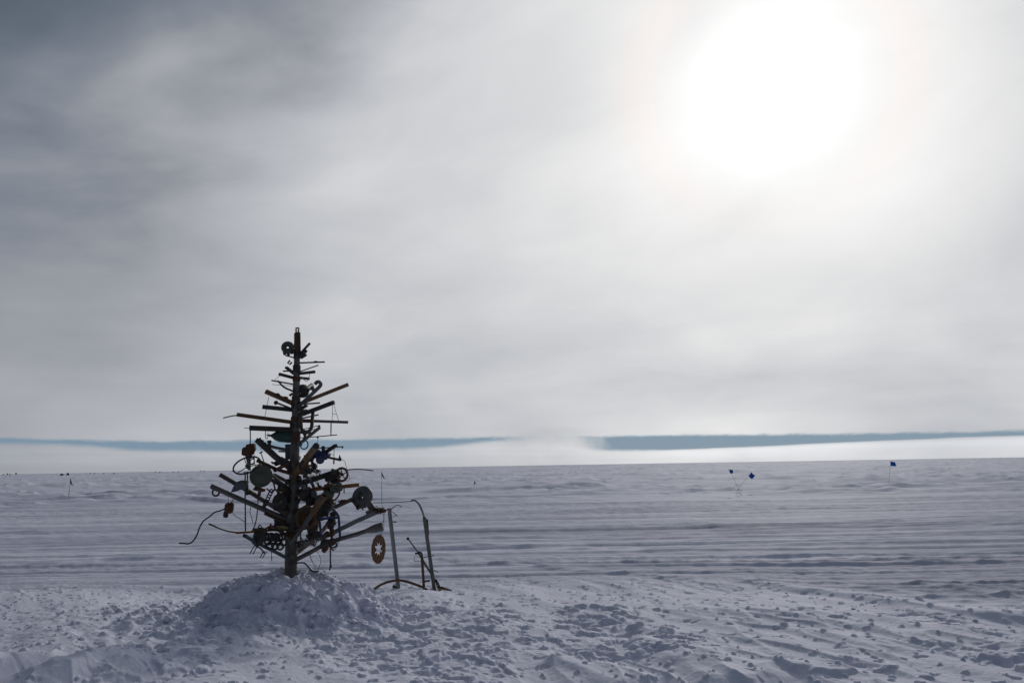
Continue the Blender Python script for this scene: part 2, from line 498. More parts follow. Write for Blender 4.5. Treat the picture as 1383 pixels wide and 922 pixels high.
gh = height(X.ravel(), Y.ravel()).reshape(X.shape)
top = np.maximum(gh * (1 - cover * 0.7) + mz * 1.0, gh)
top = np.where(cover < 0.01, gh - 0.05, np.maximum(top, gh + (cover - 0.12) * 0.03))
# push the lumps sideways so that they overhang a little
sx = cover * 0.06 * fbm(X * 4.5, Y * 4.5 + top * 4, 3, 114)
sy = cover * 0.06 * fbm(X * 4.5 + 9, Y * 4.5 + top * 4, 3, 118)
mv = np.stack([X + sx, Y + sy, top], -1).reshape(-1, 3)
mfaces = grid_faces(ng, ng)
keep = (cover.reshape(-1)[mfaces] > 0.004).any(1)
mfaces = mfaces[keep]
used, inv = np.unique(mfaces, return_inverse=True)
mv = mv[used]; mfaces = inv.reshape(-1, 4)
mound = bpy.data.objects.new('snow_mound', mesh_np('snow_mound', mv - np.array(MC), mfaces, M_SNOW2))
mound.location = MC
COL.objects.link(mound)
mound['label'] = 'lumpy mound of shovelled snow heaped around the foot of the scrap metal tree'
mound['category'] = 'snow mound'
MOUND_XY, MOUND_Z = mv[:, :2], mv[:, 2]


def mound_z(x, y):
    d = (MOUND_XY[:, 0] - x) ** 2 + (MOUND_XY[:, 1] - y) ** 2
    i = int(np.argmin(d))
    return float(MOUND_Z[i]) if d[i] < 0.01 else gz(x, y)


# loose clods
def ico():
    import bmesh
    bm = bmesh.new(); bmesh.ops.create_icosphere(bm, subdivisions=2, radius=1)
    v = np.array([q.co[:] for q in bm.verts]); f = np.array([[q.index for q in fc.verts] for fc in bm.faces])
    bm.free(); return v, f


IV, IF = ico()
rs = np.random.RandomState(5)
cv, cf, off = [], [], 0


def clod(x, y, z, s):
    global off
    a = rs.rand() * 6.28
    n = 1 + 0.35 * np.array([math.sin(7 * p[0] + a * 3) * math.sin(5 * p[1] + a) + 0.6 * math.sin(9 * p[2] + 2 * a) for p in IV])
    v = IV * n[:, None] * s * np.array([rs.uniform(0.7, 1.3), rs.uniform(0.7, 1.3), rs.uniform(0.55, 0.9)])
    c, sn = math.cos(a), math.sin(a)
    v = np.stack([v[:, 0] * c - v[:, 1] * sn + x, v[:, 0] * sn + v[:, 1] * c + y, v[:, 2] + z + s * 0.25], -1)
    cv.append(v); cf.append(IF + off); off += len(IV)


for i in range(520):
    a = rs.rand() * 6.283; q = rs.uniform(0.2, 1.2)
    x, y = MC.x + math.cos(a) * q * 1.45, MC.y + math.sin(a) * q * 1.25
    clod(x, y, mound_z(x, y), 0.010 + 0.035 * rs.rand() ** 3)
for i in range(170):
    a = rs.rand() * 6.283; q = rs.uniform(0.1, 0.95)
    x, y = MC.x + math.cos(a) * q * 1.3, MC.y + math.sin(a) * q * 1.15
    s_ = rs.uniform(0.018, 0.055)
    clod(x, y, mound_z(x, y) - s_ * 0.5, s_)
cx = rs.uniform(-6.5, 7.5, 620); cy = 5.4 + 7.0 * rs.rand(620)
pa = 1.25 * fbm((cx * 0.43 - cy * 0.90) * 0.24 + 3, (cx * 0.90 + cy * 0.43) * 0.62, 3, 47) + 0.11 * np.exp(-((cx + 0.6) / 1.6) ** 2)
chh = height(cx, cy)
for x, y, p_, z in zip(cx, cy, pa, chh):
    if (p_ > 0.12 or rs.rand() < 0.04) and y < 11.6 - 0.55 * max(0, x - 2.6) ** 1.25 - 0.012 * (x + 1.5) ** 2:
        clod(x, y, z, 0.006 + 0.022 * rs.rand() ** 3)
for i in range(110):
    x, y = -4.3 + rs.randn() * 1.0, 9.6 + rs.randn() * 0.9
    clod(x, y, mound_z(x, y), 0.010 + 0.035 * rs.rand() ** 3)
clods = bpy.data.objects.new('snow_clods', mesh_np('snow_clods', np.concatenate(cv), np.concatenate(cf), M_SNOW2))
COL.objects.link(clods)
clods['kind'] = 'stuff'
clods['label'] = 'loose clods of broken snow strewn over the crust and the mound'

# ------------------------------------------------------------------ materials of the scrap
def metal(name, c1, c2, metallic=0.5, rough=0.6, scale=9.0, split=0.5, bump=0.25):
    m, t, b = new_mat(name)
    g = t.nodes.new('ShaderNodeNewGeometry')
    n = t.nodes.new('ShaderNodeTexNoise'); n.inputs['Scale'].default_value = scale
    n.inputs['Detail'].default_value = 7; n.inputs['Roughness'].default_value = 0.65
    t.links.new(g.outputs['Position'], n.inputs['Vector'])
    r = t.nodes.new('ShaderNodeValToRGB')
    r.color_ramp.elements[0].position = split - 0.12; r.color_ramp.elements[0].color = (*c1, 1)
    r.color_ramp.elements[1].position = split + 0.12; r.color_ramp.elements[1].color = (*c2, 1)
    t.links.new(n.outputs[0], r.inputs[0]); t.links.new(r.outputs[0], b.inputs['Base Color'])
    b.inputs['Metallic'].default_value = metallic; b.inputs['Roughness'].default_value = rough
    bp = t.nodes.new('ShaderNodeBump'); bp.inputs['Strength'].default_value = bump; bp.inputs['Distance'].default_value = 0.004
    t.links.new(n.outputs[0], bp.inputs['Height']); t.links.new(bp.outputs[0], b.inputs['Normal'])
    return m


DARK = metal('dark_steel', (0.036, 0.036, 0.038), (0.095, 0.068, 0.048), 0.4, 0.48)
BLACK = metal('black_iron', (0.026, 0.026, 0.028), (0.062, 0.052, 0.045), 0.3, 0.65)
BROWN = metal('brown_rust', (0.090, 0.050, 0.028), (0.165, 0.090, 0.045), 0.1, 0.85)
TAN = metal('tan_rust', (0.24, 0.145, 0.072), (0.155, 0.085, 0.045), 0.05, 0.85)
DISC = metal('disc_rust', (0.085, 0.040, 0.018), (0.15, 0.065, 0.024), 0.1, 0.85, 14)
ORANGE = metal('orange_rust', (0.20, 0.075, 0.022), (0.30, 0.125, 0.035), 0.05, 0.85)
RUSTD = metal('dark_rust', (0.125, 0.050, 0.026), (0.070, 0.040, 0.028), 0.15, 0.8)
GALV = metal('galvanised_steel', (0.15, 0.155, 0.165), (0.24, 0.245, 0.255), 0.55, 0.5, 14)
GREY = metal('weathered_grey_steel', (0.10, 0.10, 0.098), (0.165, 0.155, 0.142), 0.35, 0.6)
TRUNK = metal('scarred_pipe_steel', (0.15, 0.145, 0.135), (0.065, 0.054, 0.044), 0.3, 0.6, 9)
GREEN = metal('green_paint', (0.012, 0.070, 0.050), (0.030, 0.055, 0.045), 0.1, 0.5)
DGREEN = metal('dull_green_paint', (0.060, 0.078, 0.058), (0.095, 0.092, 0.070), 0.2, 0.55, 5)
BLUE = metal('blue_paint', (0.018, 0.040, 0.145), (0.030, 0.035, 0.070), 0.1, 0.5)
SLATE = metal('slate_paint', (0.075, 0.085, 0.105), (0.11, 0.115, 0.13), 0.3, 0.55)
RUBBER = metal('black_rubber', (0.014, 0.014, 0.015), (0.022, 0.022, 0.023), 0.0, 0.7)
YELLOW = metal('faded_yellow_paint', (0.35, 0.31, 0.16), (0.24, 0.19, 0.09), 0.1, 0.6)
BAMBOO = metal('bamboo', (0.24, 0.20, 0.16), (0.30, 0.26, 0.21), 0.0, 0.7)
F_BLUE = metal('blue_flag_cloth', (0.008, 0.11, 0.52), (0.010, 0.125, 0.56), 0.0, 0.85, 30, bump=0.1)
F_RED = metal('red_flag_cloth', (0.35, 0.018, 0.018), (0.40, 0.030, 0.025), 0.0, 0.85, 30, bump=0.1)
F_BLACK = metal('black_flag_cloth', (0.012, 0.012, 0.016), (0.020, 0.020, 0.026), 0.0, 0.85, 30, bump=0.1)


# ------------------------------------------------------------------ mesh helpers
class MB:
    def __init__(s): s.v, s.f, s.sm = [], [], []

    def add(s, vs, fs, smooth=False):
        o = len(s.v)
        s.v += [Vector(q) for q in vs]
        s.f += [tuple(i + o for i in f) for f in fs]
        s.sm += [smooth] * len(fs)
        return s

    def build(s, name, mat, parent=None, origin=None):
        """one mesh object; a child keeps its origin at its thing's base"""
        if parent is not None: org = ORG[parent.name]
        elif origin is not None: org = Vector(origin)
        else:
            lo = min(q.z for q in s.v)
            org = Vector((sum(q.x for q in s.v) / len(s.v), sum(q.y for q in s.v) / len(s.v), lo))
        me = bpy.data.meshes.new(name)
        me.from_pydata([tuple(q - org) for q in s.v], [], s.f)
        me.polygons.foreach_set('use_smooth', s.sm)
        me.materials.append(mat)
        o = bpy.data.objects.new(name, me)
        COL.objects.link(o)
        if parent is not None: o.parent = parent
        else: o.location = org
        ORG[o.name] = org
        return o


ORG = {}


def thing(name, loc, label, cat, group=None):
    o = bpy.data.objects.new(name, None)
    o.empty_display_size = 0.1
    COL.objects.link(o); o.location = loc; ORG[o.name] = Vector(loc)
    return tag(o, label, cat, group)


def tag(o, label, cat, group=None):
    o['label'] = label; o['category'] = cat
    if group: o['group'] = group
    return o


def frame(d, up=Vector((0, 0, 1))):
    d = d.normalized()
    if abs(d.dot(up)) > 0.97: up = Vector((0, 1, 0))
    ex = d.cross(up).normalized()
    return ex, ex.cross(d).normalized() * -1 if False else d.cross(ex).normalized() * -1


def sweep(mb, pts, prof, smooth=False, closed=True, caps=True, scale=None, roll=0.0):
    """carry a 2-D outline along a path"""
    pts = [Vector(p) for p in pts]
    n, k = len(pts), len(prof)
    t = [(pts[min(i + 1, n - 1)] - pts[max(i - 1, 0)]).normalized() for i in range(n)]
    ex, ey = frame(t[0])
    if roll:
        ex, ey = ex * math.cos(roll) + ey * math.sin(roll), ey * math.cos(roll) - ex * math.sin(roll)
    vs = []
    for i in range(n):
        if i:
            ex = (ex - t[i] * ex.dot(t[i])).normalized(); ey = (ey - t[i] * ey.dot(t[i])).normalized()
        m = scale[i] if scale else 1.0
        vs += [pts[i] + ex * (a * m) + ey * (b * m) for a, b in prof]
    fs = []
    for i in range(n - 1):
        for j in range(k if closed else k - 1):
            j2 = (j + 1) % k
            fs.append((i * k + j, i * k + j2, (i + 1) * k + j2, (i + 1) * k + j))
    mb.add(vs, fs, smooth)
    if caps and closed:
        mb.add(vs[:k], [tuple(range(k))[::-1]]); mb.add(vs[-k:], [tuple(range(k))])
    return mb


def circ(r, n=10, ry=None):
    return [(r * math.cos(2 * math.pi * i / n), (ry or r) * math.sin(2 * math.pi * i / n)) for i in range(n)]


def bez(pts, n=6):
    """smooth path through points"""
    pts = [Vector(p) for p in pts]
    if len(pts) < 3: return pts
    out = []
    e = [pts[0] * 2 - pts[1]] + pts + [pts[-1] * 2 - pts[-2]]
    for i in range(1, len(e) - 2):
        a, b, c, d = e[i - 1:i + 3]
        for q in range(n):
            t = q / n
            out.append(0.5 * ((2 * b) + (c - a) * t + (2 * a - 5 * b + 4 * c - d) * t * t + (3 * b - a - 3 * c + d) * t ** 3))
    return out + [pts[-1]]


def rod(mb, pts, r, n=7): return sweep(mb, pts, circ(r, n), True)


def tube(mb, pts, r, n=12, wall=0.14, scale=None):
    """hollow pipe with open ends"""
    sweep(mb, pts, circ(r, n), True, caps=False, scale=scale)
    inner = [(a * (1 - wall), b * (1 - wall)) for a, b in circ(r, n)]
    o = len(mb.v)
    sweep(mb, pts, inner[::-1], True, caps=False, scale=scale)
    k = n; m = len(pts)
    a0 = o - k * m
    for end in (0, m - 1):
        for j in range(n):
            A, B = a0 + end * k + j, a0 + end * k + (j + 1) % n
            C, D = o + end * k + (n - 1 - j), o + end * k + (n - 1 - (j + 1) % n)
            mb.f.append((A, B, D, C)); mb.sm.append(False)
    return mb


def boxtube(mb, pts, w, h, wall=0.16, roll=0.0):
    """square tube, open at the ends, corners slightly eased"""
    e = 0.12
    pr = [(w / 2 * a, h / 2 * b) for a, b in ((1, 1 - e), (1 - e, 1), (e - 1, 1), (-1, 1 - e), (-1, e - 1), (e - 1, -1), (1 - e, -1), (1, e - 1))]
    sweep(mb, pts, pr, False, caps=False, roll=roll)
    inner = [(a * (1 - 2 * wall), b * (1 - 2 * wall)) for a, b in pr]
    o = len(mb.v); k = 8; m = len(pts); a0 = o - k * m
    sweep(mb, pts, inner[::-1], False, caps=False, roll=roll)
    for end in (0, m - 1):
        for j in range(8):
            A, B = a0 + end * k + j, a0 + end * k + (j + 1) % 8
            C, D = o + end * k + (7 - j), o + end * k + (7 - (j + 1) % 8)
            mb.f.append((A, B, D, C)); mb.sm.append(False)
    return mb


def channel(mb, pts, w, h, th=None, roll=0.0):
    t = th or w * 0.16
    a, b = w / 2, h / 2
    pr = [(-a, -b), (a, -b), (a, b), (a - t, b), (a - t, -b + t), (-a + t, -b + t), (-a + t, b), (-a, b)]
    return sweep(mb, pts, pr, False, roll=roll)


def ibeam(mb, pts, w, h, roll=0.0):
    a, b, t = w / 2, h / 2, w * 0.14
    pr = [(-a, -b), (a, -b), (a, -b + t), (t / 2, -b + t), (t / 2, b - t), (a, b - t), (a, b), (-a, b), (-a, b - t), (-t / 2, b - t), (-t / 2, -b + t), (-a, -b + t)]
    return sweep(mb, pts, pr, False, roll=roll)


def flat(mb, pts, w, h, roll=0.0):
    return sweep(mb, pts, [(-w / 2, -h / 2), (w / 2, -h / 2), (w / 2, h / 2), (-w / 2, h / 2)], False, roll=roll)


def plate(mb, o, n, outer, inner=None, th=0.01, up=Vector((0, 0, 1))):
    """flat outline (with a hole) of thickness th, facing along n"""
    n = n.normalized(); ex = up.cross(n).normalized(); ey = n.cross(ex).normalized()
    k = len(outer)
    pl = lambda L, d: [o + ex * a + ey * b + n * d for a, b in L]
    if inner is None:
        mb.add(pl(outer, th / 2), [tuple(range(k))]); mb.add(pl(outer, -th / 2), [tuple(range(k))[::-1]])
    else:
        vs = pl(outer, th / 2) + pl(inner, th / 2)
        mb.add(vs, [(i, (i + 1) % k, k + (i + 1) % k, k + i) for i in range(k)])
        vs = pl(outer, -th / 2) + pl(inner, -th / 2)
        mb.add(vs, [(k + i, k + (i + 1) % k, (i + 1) % k, i) for i in range(k)])
        mb.add(pl(inner, th / 2) + pl(inner, -th / 2), [(i, (i + 1) % k, k + (i + 1) % k, k + i) for i in range(k)])
    mb.add(pl(outer, th / 2) + pl(outer, -th / 2), [(k + i, k + (i + 1) % k, (i + 1) % k, i) for i in range(k)])
    return mb


def lathe(mb, o, ax, prof, n=18, up=Vector((0, 0, 1)), smooth=True):
    """prof: (distance along the axis, radius)"""
    ax = ax.normalized()
    ex, ey = frame(ax, up)
    vs, fs = [], []
    for d, r in prof:
        vs += [o + ax * d + ex * (r * math.cos(2 * math.pi * j / n)) + ey * (r * math.sin(2 * math.pi * j / n)) for j in range(n)]
    for i in range(len(prof) - 1):
        for j in range(n):
            fs.append((i * n + j, i * n + (j + 1) % n, (i + 1) * n + (j + 1) % n, (i + 1) * n + j))
    mb.add(vs, fs, smooth)
    if prof[0][1] > 1e-5: mb.add(vs[:n], [tuple(range(n))[::-1]])
    if prof[-1][1] > 1e-5: mb.add(vs[-n:], [tuple(range(n))])
    return mb


def torus(mb, o, n, R_, r, seg=28, k=8, sx=1.0, sy=1.0, up=Vector((0, 0, 1))):
    n = n.normalized(); ex = up.cross(n).normalized(); ey = n.cross(ex).normalized()
    vs, fs = [], []
    for i in range(seg):
        a = 2 * math.pi * i / seg
        d = ex * (math.cos(a) * sx) + ey * (math.sin(a) * sy)
        for j in range(k):
            b = 2 * math.pi * j / k
            vs.append(o + d * (R_ + r * math.cos(b)) + n * (r * math.sin(b)))
    for i in range(seg):
        for j in range(k):
            fs.append((i * k + j, ((i + 1) % seg) * k + j, ((i + 1) % seg) * k + (j + 1) % k, i * k + (j + 1) % k))
    return mb.add(vs, fs, True)


def blob(mb, o, rx, ry, rz, seed=0, amp=0.22, fr=1.7):
    """a worn casting: an uneven rounded lump"""
    rg = random.Random(seed); ph = [rg.uniform(0, 6.28) for _ in range(6)]
    vs = []
    for p in IV:
        k = 1 + amp * (math.sin(fr * 2.1 * p[0] + ph[0]) * math.sin(fr * 2.6 * p[2] + ph[1]) + 0.6 * math.sin(fr * 4.3 * p[1] + ph[2] + 2 * p[2]) + 0.45 * math.sin(fr * 5.7 * p[0] + ph[3]) * math.sin(fr * 4.9 * p[2] + ph[4]))
        vs.append(Vector(o) + Vector((p[0] * rx * k, p[1] * ry * k, p[2] * rz * k)))
    return mb.add(vs, [tuple(f) for f in IF], True)


def bx(mb, o, sx, sy, sz, rot=0.0, bev=0.12):
    """a block with chamfered edges, turned by rot in the picture plane"""
    c, s = math.cos(rot), math.sin(rot)
    b = min(sx, sy, sz) * bev
    vs = []
    for k, (zx, zz_) in enumerate(((0, 0), (b, b))):
        pass
    out = [(sx / 2, sz / 2 - b), (sx / 2 - b, sz / 2), (b - sx / 2, sz / 2), (-sx / 2, sz / 2 - b), (-sx / 2, b - sz / 2), (b - sx / 2, -sz / 2), (sx / 2 - b, -sz / 2), (sx / 2, b - sz / 2)]
    rings = []
    for y, q in ((-sy / 2, (sx - 2 * b) / sx), (-sy / 2 + b, 1), (sy / 2 - b, 1), (sy / 2, (sx - 2 * b) / sx)):
        rings.append([Vector(o) + Vector(((x * c - z * s) * q, y, (x * s + z * c) * q)) for x, z in out])
    vs = sum(rings, [])
    fs = [(i * 8 + j, i * 8 + (j + 1) % 8, (i + 1) * 8 + (j + 1) % 8, (i + 1) * 8 + j) for i in range(3) for j in range(8)]
    fs += [tuple(range(8))[::-1], tuple(range(24, 32))]
    return mb.add(vs, fs)


def gear(r, n, d, r_in):
    """toothed outline and its round hole with the same number of points"""
    out, inn = [], []
    for i in range(n * 4):
        a = 2 * math.pi * i / (n * 4)
        q = r if i % 4 in (0, 1) else r - d
        out.append((q * math.cos(a), q * math.sin(a))); inn.append((r_in * math.cos(a), r_in * math.sin(a)))
    return out, inn


def chain(mb, pts, r, w):
    """oval links, each turned a quarter against the last"""
    pts = bez(pts, 8)
    L = [0.0]
    for a, b in zip(pts, pts[1:]): L.append(L[-1] + (b - a).length)
    n = max(2, int(L[-1] / (r * 2.9)))
    for i in range(n):
        s = (i + 0.5) / n * L[-1]
        j = max(q for q in range(len(L)) if L[q] <= s); j = min(j, len(pts) - 2)
        t = (s - L[j]) / max(1e-6, L[j + 1] - L[j])
        p = pts[j].lerp(pts[j + 1], t); d = (pts[j + 1] - pts[j]).normalized()
        ex, ey = frame(d)
        nn = ex if i % 2 else ey
        torus(mb, p, nn, r, w, 12, 5, 1.0, 1.0, up=d) if False else _link(mb, p, d, nn, r, w)
    return mb


def _link(mb, p, d, n, r, w):
    s = d.cross(n).normalized()
    ring = [p + d * (math.sin(a) * r * 1.75) + s * (math.cos(a) * r) for a in [2 * math.pi * i / 12 for i in range(12)]]
    vs, fs = [], []
    for i in range(12):
        o = (ring[i] - p).normalized()
        for j in range(5):
            b = 2 * math.pi * j / 5
            vs.append(ring[i] + o * (w * math.cos(b)) + n * (w * math.sin(b)))
    for i in range(12):
        for j in range(5):
            fs.append((i * 5 + j, ((i + 1) % 12) * 5 + j, ((i + 1) % 12) * 5 + (j + 1) % 5, i * 5 + (j + 1) % 5))
    mb.add(vs, fs, True)


FRONT = Vector((0, -1, 0))
YT = 10.0                                   # how far off the trunk stands
PX = YT * 1.03 / FPX                        # metres per photo pixel there
TRK = [(392.3, 790), (393.0, 760), (393.5, 730), (395.5, 700), (397.2, 650), (398.5, 600), (400.3, 520), (401.4, 470), (401.6, 458)]


def trunk_x(py):
    for (xa, ya), (xb, yb_) in zip(TRK, TRK[1:]):
        if ya >= py >= yb_: return xa + (xb - xa) * (ya - py) / (ya - yb_)
    return TRK[0][0] if py > TRK[0][1] else TRK[-1][0]


def reach(py): return 0.24 + max(0.0, min(1.0, (py - 465) / 290)) * 1.0


def depth(px, py, s):
    """the tree is as deep as it is wide: s = -1 the near side of its cone, +1 the far side"""
    x = (px - trunk_x(py)) * PX
    return YT + s * math.sqrt(max(0.0, reach(py) ** 2 - x * x))


# ------------------------------------------------------------------ the scrap metal tree
base = P(392.5, 782, YT)
base.z = gz(base.x, base.y)
tree = thing('scrap_metal_tree', base, 'tall Christmas tree welded from scrap pipes and beams standing in a snow mound', 'scrap tree')
mb = MB()
tp = [P(x, y, YT) for x, y in TRK]
tp[0] = Vector((tp[0].x, tp[0].y, base.z - 0.1))
sweep(mb, tp, circ(0.073, 16), True, scale=[1, 1, 0.98, 0.93, 0.84, 0.72, 0.58, 0.46, 0.36])
mb.build('trunk', TRUNK, tree)
for py, r, hh in ((748, 0.088, 0.05), (722, 0.084, 0.09), (690, 0.086, 0.04), (655, 0.080, 0.10), (628, 0.076, 0.05), (590, 0.072, 0.12), (566, 0.068, 0.06), (540, 0.062, 0.09), (512, 0.056, 0.05), (498, 0.056, 0.09), (480, 0.05, 0.08), (466, 0.048, 0.07)):
    c = P(trunk_x(py), py, YT); r *= 0.86
    m = MB(); lathe(m, c - Vector((0, 0, hh / 2)), Vector((0, 0, 1)), [(0, r * 0.93), (0.008, r), (hh - 0.008, r), (hh, r * 0.93)], 14)
    m.build('collar', (DARK, TRUNK, RUSTD)[int(py) % 3], tree)
BR = {}


def branch(key, pts, w, mat, kind='box', s=0, name=None, label=None, dd=None, h=None, ends=None):
    """pts: photo pixels from trunk to tip; s: how far towards (-) or away from (+) the camera it points"""
    n = len(pts)
    Yt = dd if dd is not None else depth(pts[-1][0], pts[-1][1], s)
    L = [0.0]
    for a, b in zip(pts, pts[1:]): L.append(L[-1] + math.hypot(b[0] - a[0], b[1] - a[1]))
    Ys = [YT + (Yt - YT) * q / L[-1] for q in L]
    p3 = [P(x, y, Y) for (x, y), Y in zip(pts, Ys)]
    BR[key] = (pts, Ys)
    W = w * PX
    m = MB()
    if kind == 'box': boxtube(m, p3, W * 0.9, (h or w) * PX)
    elif kind == 'pipe': tube(m, bez(p3) if n > 2 else p3, W / 2)
    elif kind == 'channel': channel(m, p3, W * 0.9, (h or w) * PX)
    elif kind == 'beam': ibeam(m, p3, W, (h or w) * PX)
    elif kind == 'flat': flat(m, p3, W * 0.4, (h or w) * PX)
    else: rod(m, bez(p3) if n > 2 else p3, W / 2)
    nm = name or {'box': 'square_tube_branch', 'pipe': 'pipe_branch', 'channel': 'channel_branch', 'beam': 'beam_branch', 'flat': 'flat_bar_branch', 'rod': 'rod_branch'}[kind]
    o = m.build(nm, mat, tree)
    if label: o['label'] = label
    return o


def on(key, px, py, off=0.0):
    """the point seen at (px, py) at the depth of a branch there"""
    pts, Ys = BR[key]
    best = min(((math.hypot(px - (a[0] + (b[0] - a[0]) * t), py - (a[1] + (b[1] - a[1]) * t)), ya + (yb_ - ya) * t)
                for a, b, ya, yb_ in zip(pts, pts[1:], Ys, Ys[1:]) for t in [i / 20 for i in range(21)]), key=lambda q: q[0])
    return P(px, py, best[1] + off)


def pl(key, *pp, off=0.0): return [on(key, x, y, off) for x, y in pp]


# crown: square of chain links and a cog
m = MB(); o = P(401.6, 446, YT)
plate(m, o, FRONT, [(-2.4 * PX, -3.6 * PX), (2.4 * PX, -3.6 * PX), (2.4 * PX, 3.8 * PX), (-2.4 * PX, 3.8 * PX)],
      [(-1.1 * PX, -2.2 * PX), (1.1 * PX, -2.2 * PX), (1.1 * PX, 2.4 * PX), (-1.1 * PX, 2.4 * PX)], 0.02)
bx(m, P(401.6, 446.2, YT), 2.6 * PX, 0.018, 0.8 * PX)
m.build('top_link', BLACK, tree)
m = MB()
for i in range(8): bx(m, P(398.2, 450.5 + i * 1.75, YT - 0.01), 1.9 * PX, 0.02, 1.25 * PX)
flat(m, [P(399.3, 449.5, YT), P(398.6, 464, YT)], 0.022, 0.012)
m.build('roller_chain', BLACK, tree)
m = MB(); flat(m, [P(402.0, 449, YT - 0.02), P(402.6, 476, YT - 0.02)], 0.06, 0.042, roll=0.4); m.build('crown_bar', RUSTD, tree)
branch('b1', [(406, 477), (418.3, 463.6)], 2.6, DARK, 'box', -0.6)
m = MB(); bx(m, P(409, 479.5, YT - 0.06), 9 * PX, 0.05, 6.5 * PX, R(32)); bx(m, P(412.3, 475, YT - 0.05), 3.2 * PX, 0.04, 6 * PX, R(-35)); m.build('bracket', BLACK, tree)
branch('b1l', [(400, 484), (392, 481.5), (385.6, 480.0)], 1.9, DARK, 'rod', -0.4)
branch('b2', [(403, 490), (424, 489.2), (438.6, 488.6)], 1.9, DARK, 'box', -0.3)
m = MB(); bx(m, on('b2', 426.5, 488), 4.5 * PX, 0.02, 1.3 * PX); m.build('clip', BLACK, tree)
branch('b3', [(404, 502), (430, 493)], 1.6, DARK, 'rod', 0.8)
branch('b4', [(402, 504.6), (424.6, 502)], 4.0, DARK, 'pipe', -0.7)
branch('b5', [(401, 500.4), (382.8, 501)], 1.9, RUSTD, 'box', 0.6)
branch('b6', [(400, 511), (377, 505)], 4.2, BLACK, 'pipe', -0.5)
branch('b7', [(400, 519.5), (367, 513.6)], 2.0, SLATE, 'box', 0.4)
branch('b8', [(402, 531), (393, 527), (383.5, 522.5), (375.2, 514)], 2.5, BLACK, 'rod', -0.7)
m = MB(); rod(m, [P(367.5, 518.8, YT), P(375, 519.7, YT), P(396, 521.0, YT)], 0.003); m.build('wire', DARK, tree)
branch('b9', [(399, 546), (358.8, 528.4)], 5.4, BROWN, 'channel', -0.8)
m = MB(); blob(m, on('b9', 375, 533.6, -0.01), .030, .03, .024, 3); blob(m, on('b9', 386, 537.6, -0.01), .034, .03, .026, 4); m.build('weld_lump', RUSTD, tree)
branch('b10', [(399, 553.6), (354.6, 549.2)], 5.2, BLACK, 'box', -0.5)
branch('b11', [(400, 554), (373.5, 543.6)], 2.7, DARK, 'rod', 0.7)
m = MB(); blob(m, on('b11', 372.8, 543.6), .028, .028, .028, 5, 0.1); m.build('ball_end', BLACK, tree)
branch('b12', [(399, 570.6), (320, 559.6)], 5.2, TAN, 'beam', -0.3, label='long brown square beam reaching left', h=5.0)
branch('b12r', [(324, 560), (312, 561.8), (301.5, 564.2)], 1.6, DARK, 'rod', -0.3, dd=BR['b12'][1][-1])
branch('b13', [(398, 580.2), (336.6, 577.6)], 6.4, BLACK, 'box', -0.6, label='thick dark square tube with a mottled top')
m = MB(); rod(m, pl('b13', (330, 577.8), (338, 577.6)), 0.004); m.build('wire', DARK, tree)
m = MB(); rod(m, [on('b9', 363, 536), on('b9', 360.5, 548), on('b12', 357.6, 564)], 0.003); m.build('wire', DARK, tree)
# right side, upper
m = MB(); lathe(m, P(408.5, 529.5, YT + 0.10), Vector((0.3, -1, 0.2)), [(0, 0.05), (0.02, 0.078), (0.08, 0.078), (0.10, 0.045), (0.12, 0.03)], 16); m.build('hub', BLACK, tree)
branch('b16', [(404, 532), (421.5, 519.4)], 5.4, GREY, 'pipe', 0.75, label='short pale pipe stub')
branch('b15', [(400.5, 551.5), (416, 536.8), (430.5, 523), (433.2, 518.8), (431.5, 515.8), (428.2, 515.8), (425.8, 518.2)], 4.8, SLATE, 'pipe', -0.75, label='hooked grey pipe')
branch('b14', [(401, 546.5), (470.4, 519.0)], 4.4, TAN, 'box', 0.4, label='long brown square tube rising right')
branch('b17', [(402, 545.8), (431.6, 544.0)], 2.1, DARK, 'box', 0.7)
branch('b18', [(401, 562), (451.2, 543.0)], 5.0, BLACK, 'box', -0.6)
branch('b19', [(400, 567.5), (470.2, 570)], 3.6, GREY, 'flat', -0.45, label='flat grey bar reaching right')
m = MB(); bx(m, P(415, 568.2, YT - 0.1), 16 * PX, 0.05, 4.6 * PX, R(-2)); m.build('weld_lump', RUSTD, tree)
branch('b20', [(404, 565.5), (429.6, 560.0)], 2.2, SLATE, 'rod', 0.6)
branch('b21', [(423, 552.5), (421.8, 566), (420.6, 577), (417, 582), (411.5, 582.5), (407.3, 579), (406.4, 570), (406, 560)], 4.6, DARK, 'pipe', -0.5, name='bent_pipe', dd=YT - 0.33)
m = MB(); lathe(m, P(411.8, 582, YT - 0.30), Vector((0, 0, -1)), [(0, .028), (.03, .026), (.07, .010), (.09, .008)], 10); m.build('swivel', BLACK, tree)
branch('b22', [(405, 580.5), (430, 574.6)], 1.2, DARK, 'rod', 0.5)
branch('b22b', [(405, 582.5), (430, 578.8)], 1.2, DARK, 'rod', 0.5)
m = MB(); lathe(m, on('b22', 431, 576.6), Vector((1, 0.2, 0.1)), [(-.012, .02), (0, .028), (.015, .026)], 12); m.build('cap', BLACK, tree)
branch('b23', [(402, 591.2), (430, 589.2), (455.2, 586.9)], 1.3, DARK, 'rod', -0.4)
m = MB()
for a in (((449, 546.5), (449.3, 556), (448.4, 568)), ((451.2, 546.5), (453.5, 556), (457.4, 567.5))): rod(m, [on('b18', *a[0]), on('b18', *a[1]), on('b19', *a[2])], 0.0028)
rod(m, [P(448.6, 558, YT - .2), P(454.8, 559.5, YT - .2)], 0.0025)
m.build('wire', DARK, tree)
m = MB(); rod(m, [on('b19', 447.2, 571), on('b19', 447, 580), on('b23', 447.1, 588)], 0.007); m.build('drop_bar', DARK, tree)
